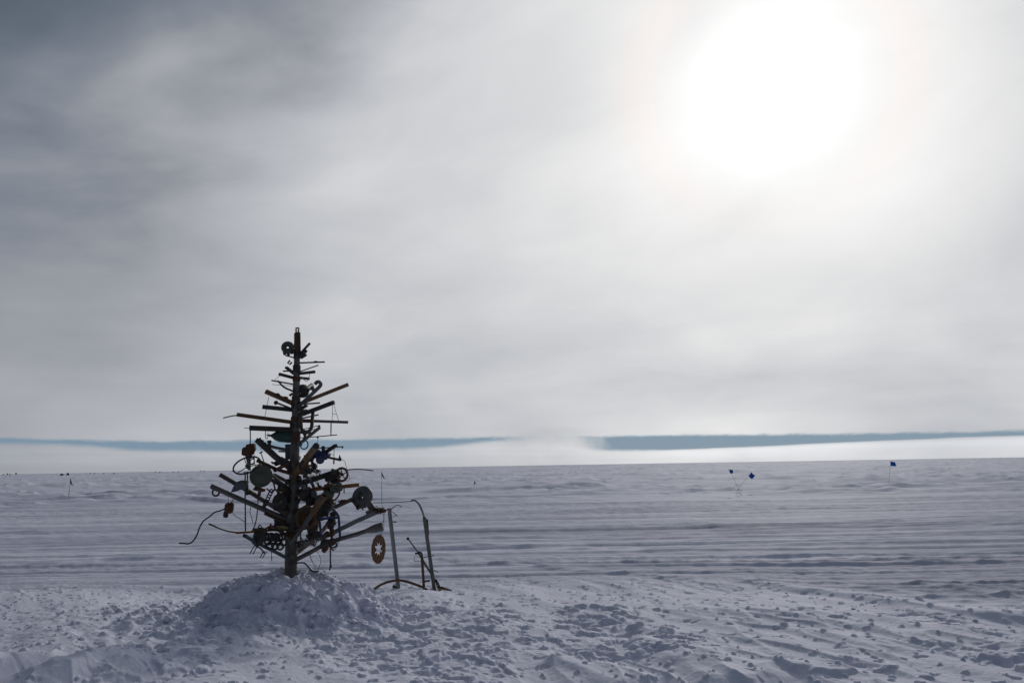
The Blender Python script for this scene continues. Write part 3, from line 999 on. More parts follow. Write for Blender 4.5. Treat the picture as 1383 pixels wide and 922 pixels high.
m = MB(); rod(m, bez([P(408, 510, YT - .15), P(411, 513, YT - .15), P(414.5, 514.6, YT - .15), P(417, 510, YT - .15), P(418.6, 505, YT - .15)]), 0.0035); m.build('wire', DARK, tree)
m = MB(); flat(m, [P(391.6, 486.4, YT - .1), P(388.6, 490.2, YT - .1), P(391.4, 492, YT - .1), P(394.4, 488.8, YT - .1)], 0.02, 0.016); m.build('hook', BLACK, tree)
m = MB(); rod(m, pl('b6', (378, 507), (371, 513)), .0028); m.build('wire', DARK, tree)

# middle
branch('b24', [(398, 636.5), (372, 616.5), (347.2, 593.6)], 6.0, BLACK, 'channel', -0.85, h=6.4)
m = MB()
for i in range(5):
    x = 349 + i * 3.6; y = 593.2 + i * 3.1
    bx(m, on('b24', x + 1.2, y - 0.4, -0.01), 1.5 * PX, 0.03, 4.4 * PX, R(-48))
m.build('lug', BLACK, tree)
branch('b25', [(398, 608.6), (376, 605.0), (360.5, 601.0)], 4.2, DARK, 'pipe', 0.7)
m = MB(); lathe(m, on('b25', 363.7, 603), Vector((0, 0, 1)), [(-.01, .022), (.045, .02), (.048, .028), (.075, .028), (.08, .016)], 10); m.build('stub', BLACK, tree)
branch('b25b', [(398, 610), (377, 609.2)], 2.4, SLATE, 'pipe', 0.5)
m = MB(); bx(m, P(389, 610, YT + 0.05), 7 * PX, .03, 20 * PX, R(2)); m.build('side_plate', SLATE, tree)
m = MB(); rod(m, bez(pl('b13', (358.6, 582), (358.4, 590), (360.6, 592.2), (362, 588), (361.8, 583.5))), .0045); m.build('hook', DARK, tree)
m = MB(); rod(m, pl('b24', (352.6, 612), (356.2, 622.3), off=0.1), .006); flat(m, pl('b24', (350.2, 612.0), (354.8, 609.6), off=0.1), .01, .014)
rod(m, [on('b24', 352.6, 611, 0.1), on('b24', 352.8, 600)], .002); m.build('bolt', BLACK, tree)
branch('b26', [(397, 640.5), (372, 633.0), (347.5, 621.6)], 4.0, RUSTD, 'box', -0.6)
branch('b26b', [(396, 622.5), (384, 628.4), (371, 635.2)], 4.6, RUSTD, 'pipe', -0.35)
branch('b26c', [(397, 656), (384, 648), (371, 641)], 4.6, RUSTD, 'pipe', 0.6)
branch('b26d', [(397, 664), (380, 652), (366, 640), (358, 633)], 3.4, BLACK, 'box', 0.5)
branch('b26e', [(396, 672), (385, 664), (377, 655), (371, 650)], 3.0, RUSTD, 'rod', -0.3)
branch('b27', [(396, 700), (365, 681), (335, 662.5), (297.3, 640.6)], 5.2, DARK, 'box', 0.55, label='dark square tube with pale upper face')
branch('b28', [(394, 704), (340, 680.5), (285.3, 656.4)], 6.6, GREY, 'pipe', -0.55, label='long grey brown pipe reaching left')
m = MB(); boxtube(m, [on('b28', 388, 706), on('b28', 358, 692.5)], 0.07, 0.035); m.build('stiffener', RUSTD, tree)
branch('b36', [(394, 645), (426.6, 602.8)], 6.6, TAN, 'box', -0.9, label='rusty brown square tube slanting up right')
m = MB(); lathe(m, on('b36', 426.8, 602.3), (on('b36', 426, 603) - on('b36', 400, 637)).normalized(), [(-.02, .034), (.02, .036), (.03, .02)], 10); m.build('end_cap', BLACK, tree)
branch('b37', [(398, 652.5), (412, 646.5), (423, 642)], 3.6, DARK, 'box', 0.7)
branch('b35', [(396, 656), (415, 649.6), (455, 636.6)], 6.6, BLACK, 'channel', 0.35, label='black channel section')
m = MB()
for i in range(6): bx(m, on('b35', 402 + i * 2.2, 652.0 - i * 0.75, -.03), 1.0 * PX, .02, 3.6 * PX, R(-25))
m.build('tooth_rack', GALV, tree)
m = MB(); flat(m, bez(pl('b35', (409.5, 641), (414, 643.5), (418.5, 648), (422, 654), (424.5, 660), off=-0.1)), .016, .036); m.build('curved_strap', SLATE, tree)
m = MB(); bx(m, on('b35', 411, 642.6, -0.1), 3.0 * PX, .03, 5 * PX); m.build('lug', BLACK, tree)
branch('b34', [(397, 664.5), (430, 660), (484, 654.6)], 4.4, ORANGE, 'channel', -0.75, label='orange rusted channel reaching right', h=4.6)
m = MB()
for q in range(9):
    blob(m, on('b34', 410 + q * 4.7 + random.uniform(-1, 1), 662 - q * 0.75 + random.uniform(-1.5, 1.5), -.015), .022, .02, .016, 30 + q)
m.build('rust_crust', RUSTD, tree)
branch('b38', [(400, 690), (412, 683), (423, 677), (431, 673)], 2.4, BLACK, 'rod', 0.6)
branch('b33', [(395, 712), (440, 690.5), (460, 681.0), (481, 671.5)], 5.6, GREY, 'pipe', 0.45, label='grey pipe behind carrying a round plate')
branch('b30', [(390.5, 738), (424, 690), (438, 668.5)], 5.6, GREY, 'pipe', -0.96, label='pale pipe slanting up towards the viewer', name='pipe_branch')
m = MB(); boxtube(m, pl('b30', (422, 692), (438.5, 668.2)), .058, .058); m.build('sleeve', BROWN, tree)
branch('b32', [(395, 741), (445, 721.5), (480, 704), (517, 687.8)], 5.6, GALV, 'channel', -0.25, label='galvanised channel reaching right')
branch('b31', [(397, 757), (420, 745), (445, 732), (480, 721.5), (503, 713.8)], 5.6, GREY, 'pipe', -0.5, label='lowest grey pipe reaching right')
a, b = on('b31', 497, 716), on('b31', 517.5, 710.4)
m = MB(); sweep(m, [a, a.lerp(b, .25), a.lerp(b, .5), a.lerp(b, .9), b], circ(.030, 12, .04), True, scale=[.75, 1.0, 1.22, 1.28, 1.12]); m.build('flattened_end', GREY, tree)
branch('b39', [(397, 749), (418, 733), (436, 716), (447, 700)], 5.4, BROWN, 'pipe', 0.85)
branch('b40', [(395, 733), (418, 729), (441, 721.5)], 3.0, BLACK, 'rod', -0.7)
branch('b41', [(394, 719), (404, 714), (417, 709.5)], 2.2, DARK, 'rod', -0.8)
branch('b29', [(395, 757), (372, 745), (350, 734), (329.5, 722.6)], 4.4, SLATE, 'pipe', -0.75, label='blue grey pipe low on the left')
branch('b42', [(394, 715.4), (368, 715.8), (352, 717)], 2.6, DARK, 'rod', -0.45)
branch('b43', [(356, 717), (319, 719.2)], 2.8, ORANGE, 'rod', dd=depth(319, 719, -0.4), label='orange rusted rod')
branch('b43b', [(322, 719), (308, 717), (296, 713), (282.3, 707)], 2.2, DARK, 'rod', dd=depth(319, 719, -0.4))
m = MB(); blob(m, on('b42', 377, 711, .02), .09, .03, .022, 8); bx(m, on('b42', 383, 712.6), 11 * PX, .03, 3 * PX, R(2)); m.build('weld_lump', YELLOW, tree)
m = MB(); flat(m, pl('b42', (358, 714.5), (366, 709.5), (374, 713)), .02, .02); bx(m, on('b42', 365.6, 708.6), 1.6 * PX, .015, 4 * PX); m.build('bracket', RUSTD, tree)
m = MB(); bx(m, on('b28', 376, 704, .05), 9 * PX, .08, 15 * PX, R(8)); blob(m, on('b28', 373, 711, .05), .03, .04, .05, 11); m.build('gusset', BLACK, tree)
m = MB(); rod(m, bez([P(400, 760, YT - .05), P(406, 759.6, YT - .15), P(412, 760.5, YT - .3), P(419, 768, YT - .4), P(424, 771.8, YT - .42), P(431, 771, YT - .42)]), .009); m.build('bent_rod', DARK, tree)
m = MB(); rod(m, bez(pl('b31', (428, 744), (431.5, 750), (433.4, 757), (431.5, 764), (428.4, 771))), .0032); rod(m, bez(pl('b31', (418, 746), (420, 754), (423, 760), (427, 765))), .0045); m.build('wire', DARK, tree)
for q, (x, y, rr_) in enumerate([(404, 646, .03), (402, 676, .035), (411, 655, .04), (405, 664, .03), (404, 700, .03), (403, 716, .035), (405, 735, .03), (388, 690, .03), (387, 668, .03), (388, 650, .028), (404, 628, .03), (391, 633, .03), (406, 600, .022), (404, 575, .024), (394, 575, .024), (405, 550, .02), (395, 548, .02)]):
    m = MB(); blob(m, P(x, y, YT - .05), rr_, rr_, rr_ * 1.2, 50 + q); m.build('weld_lump', DARK, tree)

# ------------------------------------------------------------------ what hangs from and sits on the tree
NEAR = lambda px, py, s: P(px, py, depth(px, py, s))


def at(p): return Vector((p.x, p.y, p.z))


# toothed wheel near the top
o = P(388.6, 469.2, YT - 0.06)
t = thing('cog_wheel', o, 'small dark toothed wheel fixed left of the very top of the tree', 'gear')
m = MB(); a, b = gear(8.6 * PX, 26, .5 * PX, 1.4 * PX); plate(m, o, Vector((.25, -1, .1)), a, b, .014); m.build('disc', DGREEN, t)
m = MB(); torus(m, o + Vector((0, -.012, 0)), Vector((.25, -1, .1)), 3.0 * PX, .4 * PX, 18, 6); m.build('hub_ring', DARK, t)
m = MB()
for x, y in ((384.4, 477.2), (389.5, 478.2), (394, 476)): bx(m, P(x, y, YT - .05), 3.6 * PX, .03, 4 * PX, R(20))
flat(m, [P(392, 473, YT - .04), P(400, 474, YT)], .07, .03); m.build('mount', BLACK, t)

# canister
o = on('b13', 381, 589, .02)
t = thing('green_canister', o, 'dark green bottle-shaped canister slung under a thick dark tube left of the trunk', 'canister')
ax = Vector((-1, -.1, .10))
m = MB(); lathe(m, on('b13', 396, 590.5), ax, [(0, .055), (.04, .068), (.16, .068), (.215, .05), (.25, .022), (.262, .016)], 16); m.build('body', GREEN, t)
m = MB(); lathe(m, on('b13', 396, 590.5) + ax.normalized() * .262, ax, [(0, .013), (.028, .013), (.03, .007), (.055, .006)], 8); m.build('nozzle', DARK, t)

# rusty block hung on a rod, left
o = on('b13', 336.5, 608)
t = thing('rusty_pulley_block', o, 'big rusty lump with a flat grey strap hanging by a rod under the dark tube', 'pulley block')
m = MB(); blob(m, o, .066, .06, .078, 21, .16); blob(m, on('b13', 331.5, 610), .045, .05, .05, 22); bx(m, on('b13', 339, 604), 11 * PX, .07, 9 * PX, R(8)); m.build('body', RUSTD, t)
m = MB(); rod(m, pl('b13', (338.2, 581), (338.0, 602)), .0065); m.build('hanger_rod', DARK, t)
m = MB(); sweep(m, pl('b13', (333.6, 614), (335.4, 622), (337, 634.6)), [(-.006, -.018), (.006, -.018), (.006, .018), (-.006, .018)], False, scale=[1.25, 1.1, .85]); flat(m, pl('b13', (337.4, 613), (338, 634.8)), .012, .016); m.build('strap', SLATE, t)
m = MB(); rod(m, bez(pl('b13', (342.6, 606), (343.4, 616), (344, 626), (347, 631))), .004); m.build('side_wire', DARK, t)
o = on('b26', 340.2, 622.0)
m = MB(); torus(m, o, Vector((.4, -1, .1)), 3.6 * PX, .8 * PX, 20, 7, .8, 1.15); torus(m, o + Vector((0, .02, -.01)), Vector((.2, -1, .2)), 3.2 * PX, .6 * PX, 18, 6, .8, 1.1)
tag(m.build('iron_ring', BLACK), 'small double iron ring hung beside the rusty pulley block', 'ring')

# steering wheel
o = on('b26', 333.4, 628.0, -.06)
t = thing('steering_wheel', o, 'thin bare steering wheel tilted flat on the left side of the tree', 'steering wheel')
nn = Vector((-.12, -.62, .74)).normalized()
m = MB(); torus(m, o, nn, 16.8 * PX, 1.05 * PX, 40, 8, 1.0, .98); m.build('rim', RUBBER, t)
ex = Vector((0, 0, 1)).cross(nn).normalized(); ey = nn.cross(ex).normalized()
for a in (125, 245, 5):
    m = MB(); d = ex * math.cos(R(a)) + ey * math.sin(R(a)); rod(m, [o - nn * .02 + d * .01, o + d * 16.6 * PX], .0055); m.build('spoke', DARK, t)
m = MB(); lathe(m, o - nn * .05, nn, [(0, .012), (.02, .02), (.05, .022), (.055, .012)], 12); m.build('hub', DARK, t)
# its column: a thin bar down to the orange rod, and a second short one
m = MB(); rod(m, [on('b26', 331.0, 638.5, -.06), on('b43', 331.2, 680), on('b43', 331.5, 718.6)], .0085); m.build('column', DARK, t)
m = MB(); bx(m, on('b26', 333.4, 637.6, -.06), 7.5 * PX, .02, 1.6 * PX); m.build('mount', YELLOW, t)
m = MB(); rod(m, [on('b26', 334.4, 637, -.05), on('b27', 333.8, 660)], .009); m.build('brace', BROWN, t)

# round plate
o = on('b26', 352.3, 642.6, -.10)
t = thing('round_plate', o, 'round dull green and grey plate facing out at mid-height left of the trunk', 'plate')
nn = Vector((.12, -1, .06))
m = MB(); lathe(m, o + Vector((0, .016, 0)), nn, [(0, 13.6 * PX), (.008, 14.0 * PX), (.02, 14.0 * PX), (.026, 13.2 * PX), (.020, 12.2 * PX), (.022, 5 * PX), (.028, 4 * PX), (.030, .001)], 32); m.build('face', DGREEN, t)
m = MB(); blob(m, on('b26', 348, 659.5, -.04), .05, .04, .026, 31); blob(m, on('b26', 355.5, 661.5, -.04), .03, .03, .022, 32); rod(m, [on('b26', 352, 654, -.04), on('b27', 350, 668)], .02); m.build('bracket', RUSTD, t)
m = MB(); rod(m, [o, on('b26', 356, 636)], .02); m.build('stem', BLACK, t)

# shovel blade
t0 = on('b27', 324, 656, -.05)
def pxplate(mb, key, pts, th, off=0.0):
    f = pl(key, *pts, off=off); k = len(f); bk = [q + Vector((0, th, 0)) for q in f]
    mb.add(f + bk, [tuple(range(k)), tuple(range(k, 2 * k))[::-1]] + [(k + i, k + (i + 1) % k, (i + 1) % k, i) for i in range(k)])
    return mb
t = thing('shovel_blade', t0, 'bent grey steel shovel blade lying on the long left-hand pipe', 'shovel blade')
m = MB(); pxplate(m, 'b27', [(311.5, 664.5), (315, 657), (318.6, 651), (324, 648.6), (331, 648), (334.6, 650), (335.6, 657), (334, 661.5), (325, 661), (317, 664)], .012, -.06); m.build('blade', SLATE, t)
m = MB(); pxplate(m, 'b27', [(318.6, 651), (324, 648.6), (331, 648), (334.6, 650), (334.4, 651.6), (330.6, 649.8), (324.2, 650.4), (319.4, 652.4)], .05, -.062); m.build('rolled_edge', DARK, t)
m = MB(); bx(m, on('b27', 333.4, 663.5, -.05), 4.6 * PX, .03, 9 * PX, R(4)); m.build('socket', BLACK, t)

# ring on the pipe's end
o = on('b28', 291.6, 664.4)
m = MB(); torus(m, o, Vector((.45, -1, .15)), 4.6 * PX, 1.35 * PX, 22, 8, .9, 1.0)
tag(m.build('steel_ring', DARK), 'thick steel ring hanging at the far left end of the long grey pipe', 'ring')

# motor with its cable
o = on('b28', 308.6, 688)
t = thing('hanging_motor', o, 'small rusty motor dangling under the long left pipe with its cable trailing', 'motor')
m = MB(); lathe(m, on('b28', 310.4, 678.5), Vector((-.08, -.05, -1)), [(0, .02), (.008, .042), (.03, .055), (.09, .054), (.115, .04), (.125, .028)], 14); blob(m, on('b28', 311, 684, -.02), .044, .04, .05, 41, .16); m.build('body', RUSTD, t)
m = MB(); lathe(m, on('b28', 305.6, 690), Vector((-.1, 0, -1)), [(0, .026), (.02, .030), (.055, .031), (.072, .026), (.076, .01)], 12); m.build('gear_housing', BLACK, t)
m = MB(); rod(m, pl('b28', (308.2, 662), (308.4, 679)), .0028); m.build('hanger_wire', DARK, t); m = MB(); rod(m, bez(pl('b28', (316, 671.5), (314.6, 675), (312, 678.5))), .005); m.build('hanger_wire', DARK, t)
m = MB(); rod(m, bez([on('b28', x, y, dy) for x, y, dy in ((304, 686.6, 0), (298, 689), (291, 690.6), (284, 695.5), (277, 701), (270, 712), (266.5, 722), (261, 730.5), (254, 733.8), (248, 733.2), (241.8, 733.0)) for dy in [0]] if False else
             [on('b28', x, y, dy) for x, y, dy in ((304, 686.6, 0), (297, 689.4, -.03), (290, 691.4, -.08), (283, 697.2, -.12), (275, 703, -.17), (269.5, 712, -.2), (266, 722, -.2), (260.5, 730.4, -.22), (254.5, 733.8, -.24), (248, 733.2, -.27), (241.8, 733.0, -.3))]), .0085); m.build('cable', RUBBER, t)
m = MB(); rod(m, bez(pl('b28', (313.6, 690), (318, 696.5), (324, 700), (330.6, 704.5))), .0042); m.build('thin_cable', DARK, t)

m = MB(); flat(m, bez(pl('b28', (338.4, 684), (337.8, 691), (340, 699), (341.6, 706))), .006, .012)
tag(m.build('metal_strip', DARK), 'short curved metal strip dangling below the left pipe', 'metal strip')
m = MB(); flat(m, bez([on('b28', 348.6, 668), on('b28', 348.2, 682), on('b43', 346.4, 700), on('b43', 343, 712), on('b43', 339.6, 718)]), .008, .016)
tag(m.build('metal_strap', BLACK), 'long curved metal strap running from the left pipe down to the orange rod', 'metal strap')

# coil of rings
o = on('b42', 369, 729, -.05)
t = thing('ring_mat', o, 'row of small black rings linked into a mat left of the trunk foot', 'chain')
rg = MB(); torus(rg, Vector((0, 0, 0)) + o, Vector((.35, -1, .15)), 3.9 * PX, 1.25 * PX, 16, 6)
r0 = rg.build('ring', BLACK, t)
first = True
for j, (yy, xs) in enumerate(((723.6, (358.6, 366.4, 373.4, 380.2)), (730.4, (362, 369, 376, 383)), (736.2, (364.6, 371.6, 378.4)), (724.6, (354.6, 362.6, 370, 377)))):
    for x in xs:
        q = r0 if first else r0.copy()
        if not first: COL.objects.link(q); q.parent = t
        first = False
        q.location = on('b42', x, yy + (x - 358) * .06, -.05 + (.035 if j == 3 else 0) - .012 * j) - o
for x in (360, 372.6):
    m = MB(); rod(m, [on('b42', x, 716.2), on('b42', x + .4, 721, -.05)], .005); m.build('hanger_wire', DARK, t)

# rusted hub left of the rings, with a shackle
o = on('b42', 350.5, 724, -.03)
t = thing('rusted_hub', o, 'dark rusted machine hub under the orange rod beside the small rings', 'machine part')
m = MB(); blob(m, o, .075, .07, .085, 61, .22); lathe(m, on('b42', 352, 730, -.06), Vector((-.5, -1, .1)), [(0, .05), (.03, .06), (.05, .035)], 12); blob(m, on('b42', 350, 716, -.03), .06, .05, .03, 63); m.build('body', BLACK, t)
m = MB(); blob(m, on('b42', 347.5, 715.2, -.06), .05, .03, .018, 64); blob(m, on('b42', 353, 717, -.06), .04, .03, .02, 65); m.build('rust_scab', RUSTD, t)
m = MB(); rod(m, bez(pl('b42', (348.8, 717), (349, 711.5), (351, 708.6), (353, 711), (353.4, 717), off=-.03)), .0075); m.build('shackle', DARK, t)

# rake head
o = on('b29', 347, 738, -.04)
t = thing('rake_head', o, 'broken rake head with short prongs hanging low on the left', 'rake')
m = MB(); rod(m, bez(pl('b29', (333, 722), (340, 731), (346, 737), (352, 740.5), (357, 746), off=-.04)), .009); m.build('bar', SLATE, t)
for a, b in (((341.2, 738.5), (337.2, 748)), ((345.4, 739), (341.4, 748)), ((353.6, 746.5), (351, 753.4)), ((357, 747), (354.4, 753.4))):
    m = MB(); e_ = ((a[0] + 1.6), a[1] - 1.2); rod(m, pl('b29', (e_[0] + 2.4, e_[1] - 1.5), e_, b, off=-.05), .0055); m.build('prong', BLACK, t)
m = MB(); rod(m, [on('b29', 366.4, 743), on('b29', 366.8, 750, -.02), on('b29', 367, 757, -.02)], .004); blob(m, on('b29', 367, 753, -.02), .008, .008, .016, 3)
tag(m.build('wire_drop', DARK), 'short twisted wire dangling from the low blue grey pipe', 'wire')

# reel and slotted strip
o = on('b27', 378, 677, -.12)
t = thing('cable_reel', o, 'black cable reel close to the left side of the trunk', 'reel')
nn = Vector((-.25, -1, .05))
m = MB(); plate(m, o, nn, circ(10.5 * PX, 24), circ(3 * PX, 24), .012); m.build('flange', BLACK, t)
m = MB(); plate(m, o + Vector((.03, .10, 0)), nn, circ(11.5 * PX, 24), circ(3 * PX, 24), .012); m.build('flange', RUSTD, t)
m = MB(); tube(m, [o, o + Vector((.03, .10, 0))], 5.5 * PX, 18, .45); m.build('drum', BLACK, t)
m = MB()
w = pl('b27', (367.5, 661), (357.5, 682), off=-.1)
ax = (w[1] - w[0]); sd = ax.cross(Vector((0, 1, 0))).normalized() * .019
for sgn in (-1, 1): flat(m, [w[0] + sd * sgn, w[1] + sd * sgn], .012, .012)
for i in range(7): rod(m, [w[0] + ax * (i / 6) + sd, w[0] + ax * (i / 6) - sd], .008)
bx(m, w[1], .045, .03, .04, R(60))
tag(m.build('slotted_strip', BLACK), 'black slotted track link leaning between two left branches', 'track link')
m = MB(); rod(m, bez([on('b26', 362, 640, -.03), on('b26', 368, 648, -.05), on('b27', 371, 660, -.1), on('b27', 366, 664, -.1), on('b27', 360, 659, -.1)]), .010)
rod(m, bez([on('b27', 380, 662, -.06), on('b27', 384, 656, -.06), on('b27', 388, 650, -.04)]), .006); rod(m, bez([on('b27', 372, 660, -.06), on('b27', 376, 666, -.06), on('b27', 382, 671, -.04), on('b27', 390, 668, -.04)]), .009)
tag(m.build('bent_hose', RUBBER), 'tangled black hose behind the round plate beside the trunk', 'hose')

# right side ------------------------------------------------
o = P(410.8, 600, YT - .30)
m = MB(); torus(m, o, Vector((.75, -1, 0)), 5.4 * PX, .85 * PX, 24, 7, .95, 1.05)
rod(m, bez([P(411.6, 590.5, YT - .3), P(410, 592, YT - .3), P(410.6, 595, YT - .3)]), .008)
tag(m.build('hanging_ring', BLUE), 'blue ring hanging just right of the trunk under the bent pipe', 'ring')

o = on('b36', 437, 615, .25)
t = thing('blue_casting', o, 'dark blue machine casting with two thin arms pointing right above the handwheel', 'machine part')
m = MB(); blob(m, o, .075, .07, .05, 71, .2); blob(m, P(428, 613, o.y), .06, .05, .05, 72); lathe(m, P(432.5, 619.5, o.y - .04), Vector((.2, -1, -.3)), [(0, .05), (.04, .05), (.055, .03)], 12); bx(m, P(437, 608, o.y), 4.2 * PX, .05, 11 * PX, R(6)); blob(m, P(418, 618, o.y), .07, .06, .05, 75); m.build('body', BLUE, t)
m = MB(); flat(m, [P(439, 611, o.y), P(453.2, 601.4, o.y - .1)], .03, .036); bx(m, P(453, 601.6, o.y - .1), 5 * PX, .04, 3.4 * PX, R(20)); m.build('arm', BLACK, t)
m = MB(); tube(m, bez([P(438, 615.6, o.y), P(446, 618, o.y - .03), P(460.5, 621, o.y - .06)]), .014); m.build('arm', DARK, t)
m = MB(); pp = [P(456.6, 620, o.y - .06), P(458.6, 613.6, o.y - .06), P(461.4, 620.6, o.y - .06)]; k = [q + Vector((0, .015, 0)) for q in pp]
m.add(pp + k, [(0, 1, 2), (5, 4, 3), (0, 3, 4, 1), (1, 4, 5, 2), (2, 5, 3, 0)]); m.build('fin', BLACK, t)
m = MB(); rod(m, [P(424, 605.4, o.y - .02), P(440, 604.4, o.y - .02), P(463, 602.8, o.y - .05)], .0065); bx(m, P(462.6, 603.6, o.y - .05), 1.8 * PX, .015, 3 * PX); m.build('spindle', DARK, t)
m = MB(); rod(m, bez([P(440, 614, o.y - .03), P(445, 611.6, o.y - .05), P(450, 614, o.y - .05), P(452, 619, o.y - .05)]), .0026); m.build('wire', DARK, t); m = MB(); rod(m, bez([P(461.4, 619.6, o.y - .06), P(465.5, 623, o.y - .06), P(467.4, 629, o.y - .06), P(468, 634, o.y - .06)]), .003); m.build('wire', DARK, t)
m = MB(); rod(m, [P(451.2, 605, o.y - .1), P(451, 619, o.y - .1)], .0035); rod(m, [P(451, 618, o.y - .1), P(450.8, 626.5, o.y - .1)], .0085)
tag(m.build('hanging_pin', DARK), 'thin steel pin hanging by a wire from the upper arm of the blue casting', 'pin')
m = MB(); rod(m, [on('b23', 429.2, 590), P(428.8, 612, YT - .2), P(428.4, 634, YT - .2)], .0026); lathe(m, on('b23', 429.2, 588.6), Vector((0, 0, -1)), [(0, .004), (.005, .012), (.02, .012), (.03, .004)], 8)
rod(m, bez([P(424, 634.5, YT - .2), P(427, 638, YT - .2), P(430, 637, YT - .2), P(433, 635, YT - .2)]), .006); rod(m, [P(424, 635, YT - .2), P(429, 642.5, YT - .2)], .007); rod(m, [P(433, 636, YT - .2), P(431, 641, YT - .2)], .006)
tag(m.build('hook_cluster', DARK), 'cluster of small wire hooks hanging on a long wire right of the trunk', 'hook')

o = P(415, 630, YT - .38)
t = thing('open_hub', o, 'dark open wheel hub with three spokes hung just right of the trunk', 'wheel hub')
nn = Vector((.1, -1, .12))
m = MB(); torus(m, o, nn, 9.0 * PX, 1.4 * PX, 26, 7, 1.0, .86); m.build('rim', BLACK, t)
for a in (80, 200, 320):
    m = MB(); d = Vector((math.cos(R(a)), 0, math.sin(R(a)) * .86)); flat(m, [o, o + d * 8.8 * PX], .012, .02); m.build('spoke', RUSTD, t)
m = MB(); rod(m, [P(421, 622, YT - .38), P(422.6, 634, YT - .38)], .014); rod(m, [P(416, 621.6, YT - .38), P(414, 612, YT - .3)], .006); m.build('hanger', RUSTD, t)
m = MB(); torus(m, P(424.2, 629.6, YT - .40), Vector((.3, -1, 0)), 3.2 * PX, .9 * PX, 18, 7, .9, 1.1)
tag(m.build('shackle_ring', DARK), 'small iron ring touching the right side of the open wheel hub', 'ring')

o = on('b35', 461.5, 640.5, -.05)
t = thing('valve_handwheel', o, 'reddish spoked valve handwheel at the end of the black channel on the right', 'handwheel')
nn = Vector((.35, -1, .1))
m = MB(); torus(m, o, nn, 8.0 * PX, 1.55 * PX, 28, 8, .95, 1.05); m.build('rim', RUSTD, t)
ex = Vector((0, 0, 1)).cross(nn).normalized(); ey = nn.normalized().cross(ex)
for a in (95, 167, 239, 311, 23):
    m = MB(); flat(m, [o, o + (ex * math.cos(R(a)) + ey * math.sin(R(a))) * 7.8 * PX], .012, .012); m.build('spoke', DARK, t)
m = MB(); lathe(m, o + Vector((0, .02, 0)), nn, [(0, .018), (.03, .022), (.04, .012)], 10); m.build('hub', DARK, t)
m = MB(); rod(m, bez([on('b35', x, y, -.06) for x, y in ((467.5, 634.6), (480, 633.4), (492, 633.9), (504.4, 635.3))]), .0065); m.build('lever', BROWN, t)
m = MB(); rod(m, bez([on('b35', x, y, -.06) for x, y in ((469, 638), (472, 643), (471, 648), (467, 649.5))]), .0022); m.build('wire', DARK, t)
o = on('b35', 453, 643, -.02)
t = thing('squat_valve', o, 'squat black valve body fixed behind the reddish handwheel', 'valve')
m = MB(); bx(m, o, 10 * PX, .09, 16 * PX, R(-18)); bx(m, on('b35', 445, 644.5, -.02), 12 * PX, .07, 9 * PX, R(16)); blob(m, on('b35', 454, 650, -.02), .07, .06, .04, 81); m.build('body', BLACK, t)
m = MB(); bx(m, on('b35', 449.4, 635, -.02), 3.2 * PX, .04, 5 * PX); lathe(m, on('b35', 450, 638, -.05), FRONT, [(0, .035), (.03, .035), (.035, .02)], 8); m.build('bonnet', DARK, t)

o = on('b34', 443, 665, -.03)
t = thing('gearbox_lump', o, 'dull green and rust casting hanging under the orange rusted channel', 'machine part')
m = MB(); blob(m, on('b34', 444, 667, -.02), .07, .07, .075, 83, .2); blob(m, on('b34', 452, 660, -.02), .07, .06, .05, 84); blob(m, on('b34', 459, 657.5, -.03), .05, .05, .05, 85); m.build('body', DGREEN, t)
m = MB(); blob(m, on('b34', 444, 656, -.05), .055, .05, .03, 86); bx(m, on('b34', 447, 675, -.02), 5 * PX, .05, 7 * PX, R(10)); m.build('cover', RUSTD, t)
m = MB(); rod(m, bez(pl('b34', (459, 661), (457.6, 668), (454, 673), (449, 676.5), off=-.03)), .010); m.build('pipe', BLACK, t)
m = MB(); rod(m, pl('b34', (464.6, 657), (464.8, 665.6)), .007)
tag(m.build('dangling_bolt', BLACK), 'single bolt dangling under the orange rusted channel', 'bolt')
o = on('b34', 411, 668, -.05)
t = thing('pump_casting', o, 'dark round pump casting against the trunk under the orange rusted channel', 'pump')
m = MB(); lathe(m, o + Vector((0, .06, 0)), Vector((.35, -1, .2)), [(0, .06), (.02, .085), (.07, .09), (.10, .07), (.12, .035), (.13, .03)], 18); blob(m, P(420, 676, o.y), .06, .06, .06, 91); m.build('body', BLACK, t)
m = MB(); tube(m, bez([P(412, 661, o.y - .04), P(409, 656, o.y - .04), P(404, 655, o.y)]), .024); bx(m, P(424, 668, o.y), 8 * PX, .05, 12 * PX, R(20)); m.build('flange', SLATE, t)

# round plate on the right
o = on('b33', 489.4, 671.2, -.06)
t = thing('brake_backing_plate', o, 'round grey brake plate with an off-centre hole at the tip of the right-hand pipe', 'brake plate')
nn = Vector((-.30, -1, .22)).normalized()
m = MB(); plate(m, o, nn, circ(14.8 * PX, 36), circ(1.3 * PX, 36), .014); torus(m, o, nn, 14.4 * PX, .45 * PX, 36, 7); m.build('disc', GALV, t)
m = MB(); torus(m, o + nn * .012 + Vector((-.02, 0, .02)), nn, 3.4 * PX, .8 * PX, 22, 6, .8, 1.3); m.build('hub_ring', DARK, t)
m = MB(); flat(m, pl('b32', (497, 678), (501, 684), (504, 690), off=.05), .025, .075); bx(m, on('b32', 499, 691, 0), 9 * PX, .05, 5 * PX, R(18)); m.build('neck', GREY, t)
m = MB(); blob(m, on('b33', 484.4, 684, -.05), .032, .03, .034, 93); rod(m, pl('b33', (488, 684), (490.6, 688.6), off=-.05), .008); bx(m, on('b33', 477.6, 675.6, -.03), 6 * PX, .04, 4 * PX, R(20)); m.build('caliper', BLACK, t)
m = MB(); blob(m, on('b33', 465, 676.6, -.03), .07, .03, .022, 96)
tag(m.build('rag_of_steel', BROWN), 'crumpled brown sheet metal scrap lying on the right-hand pipe', 'scrap metal')

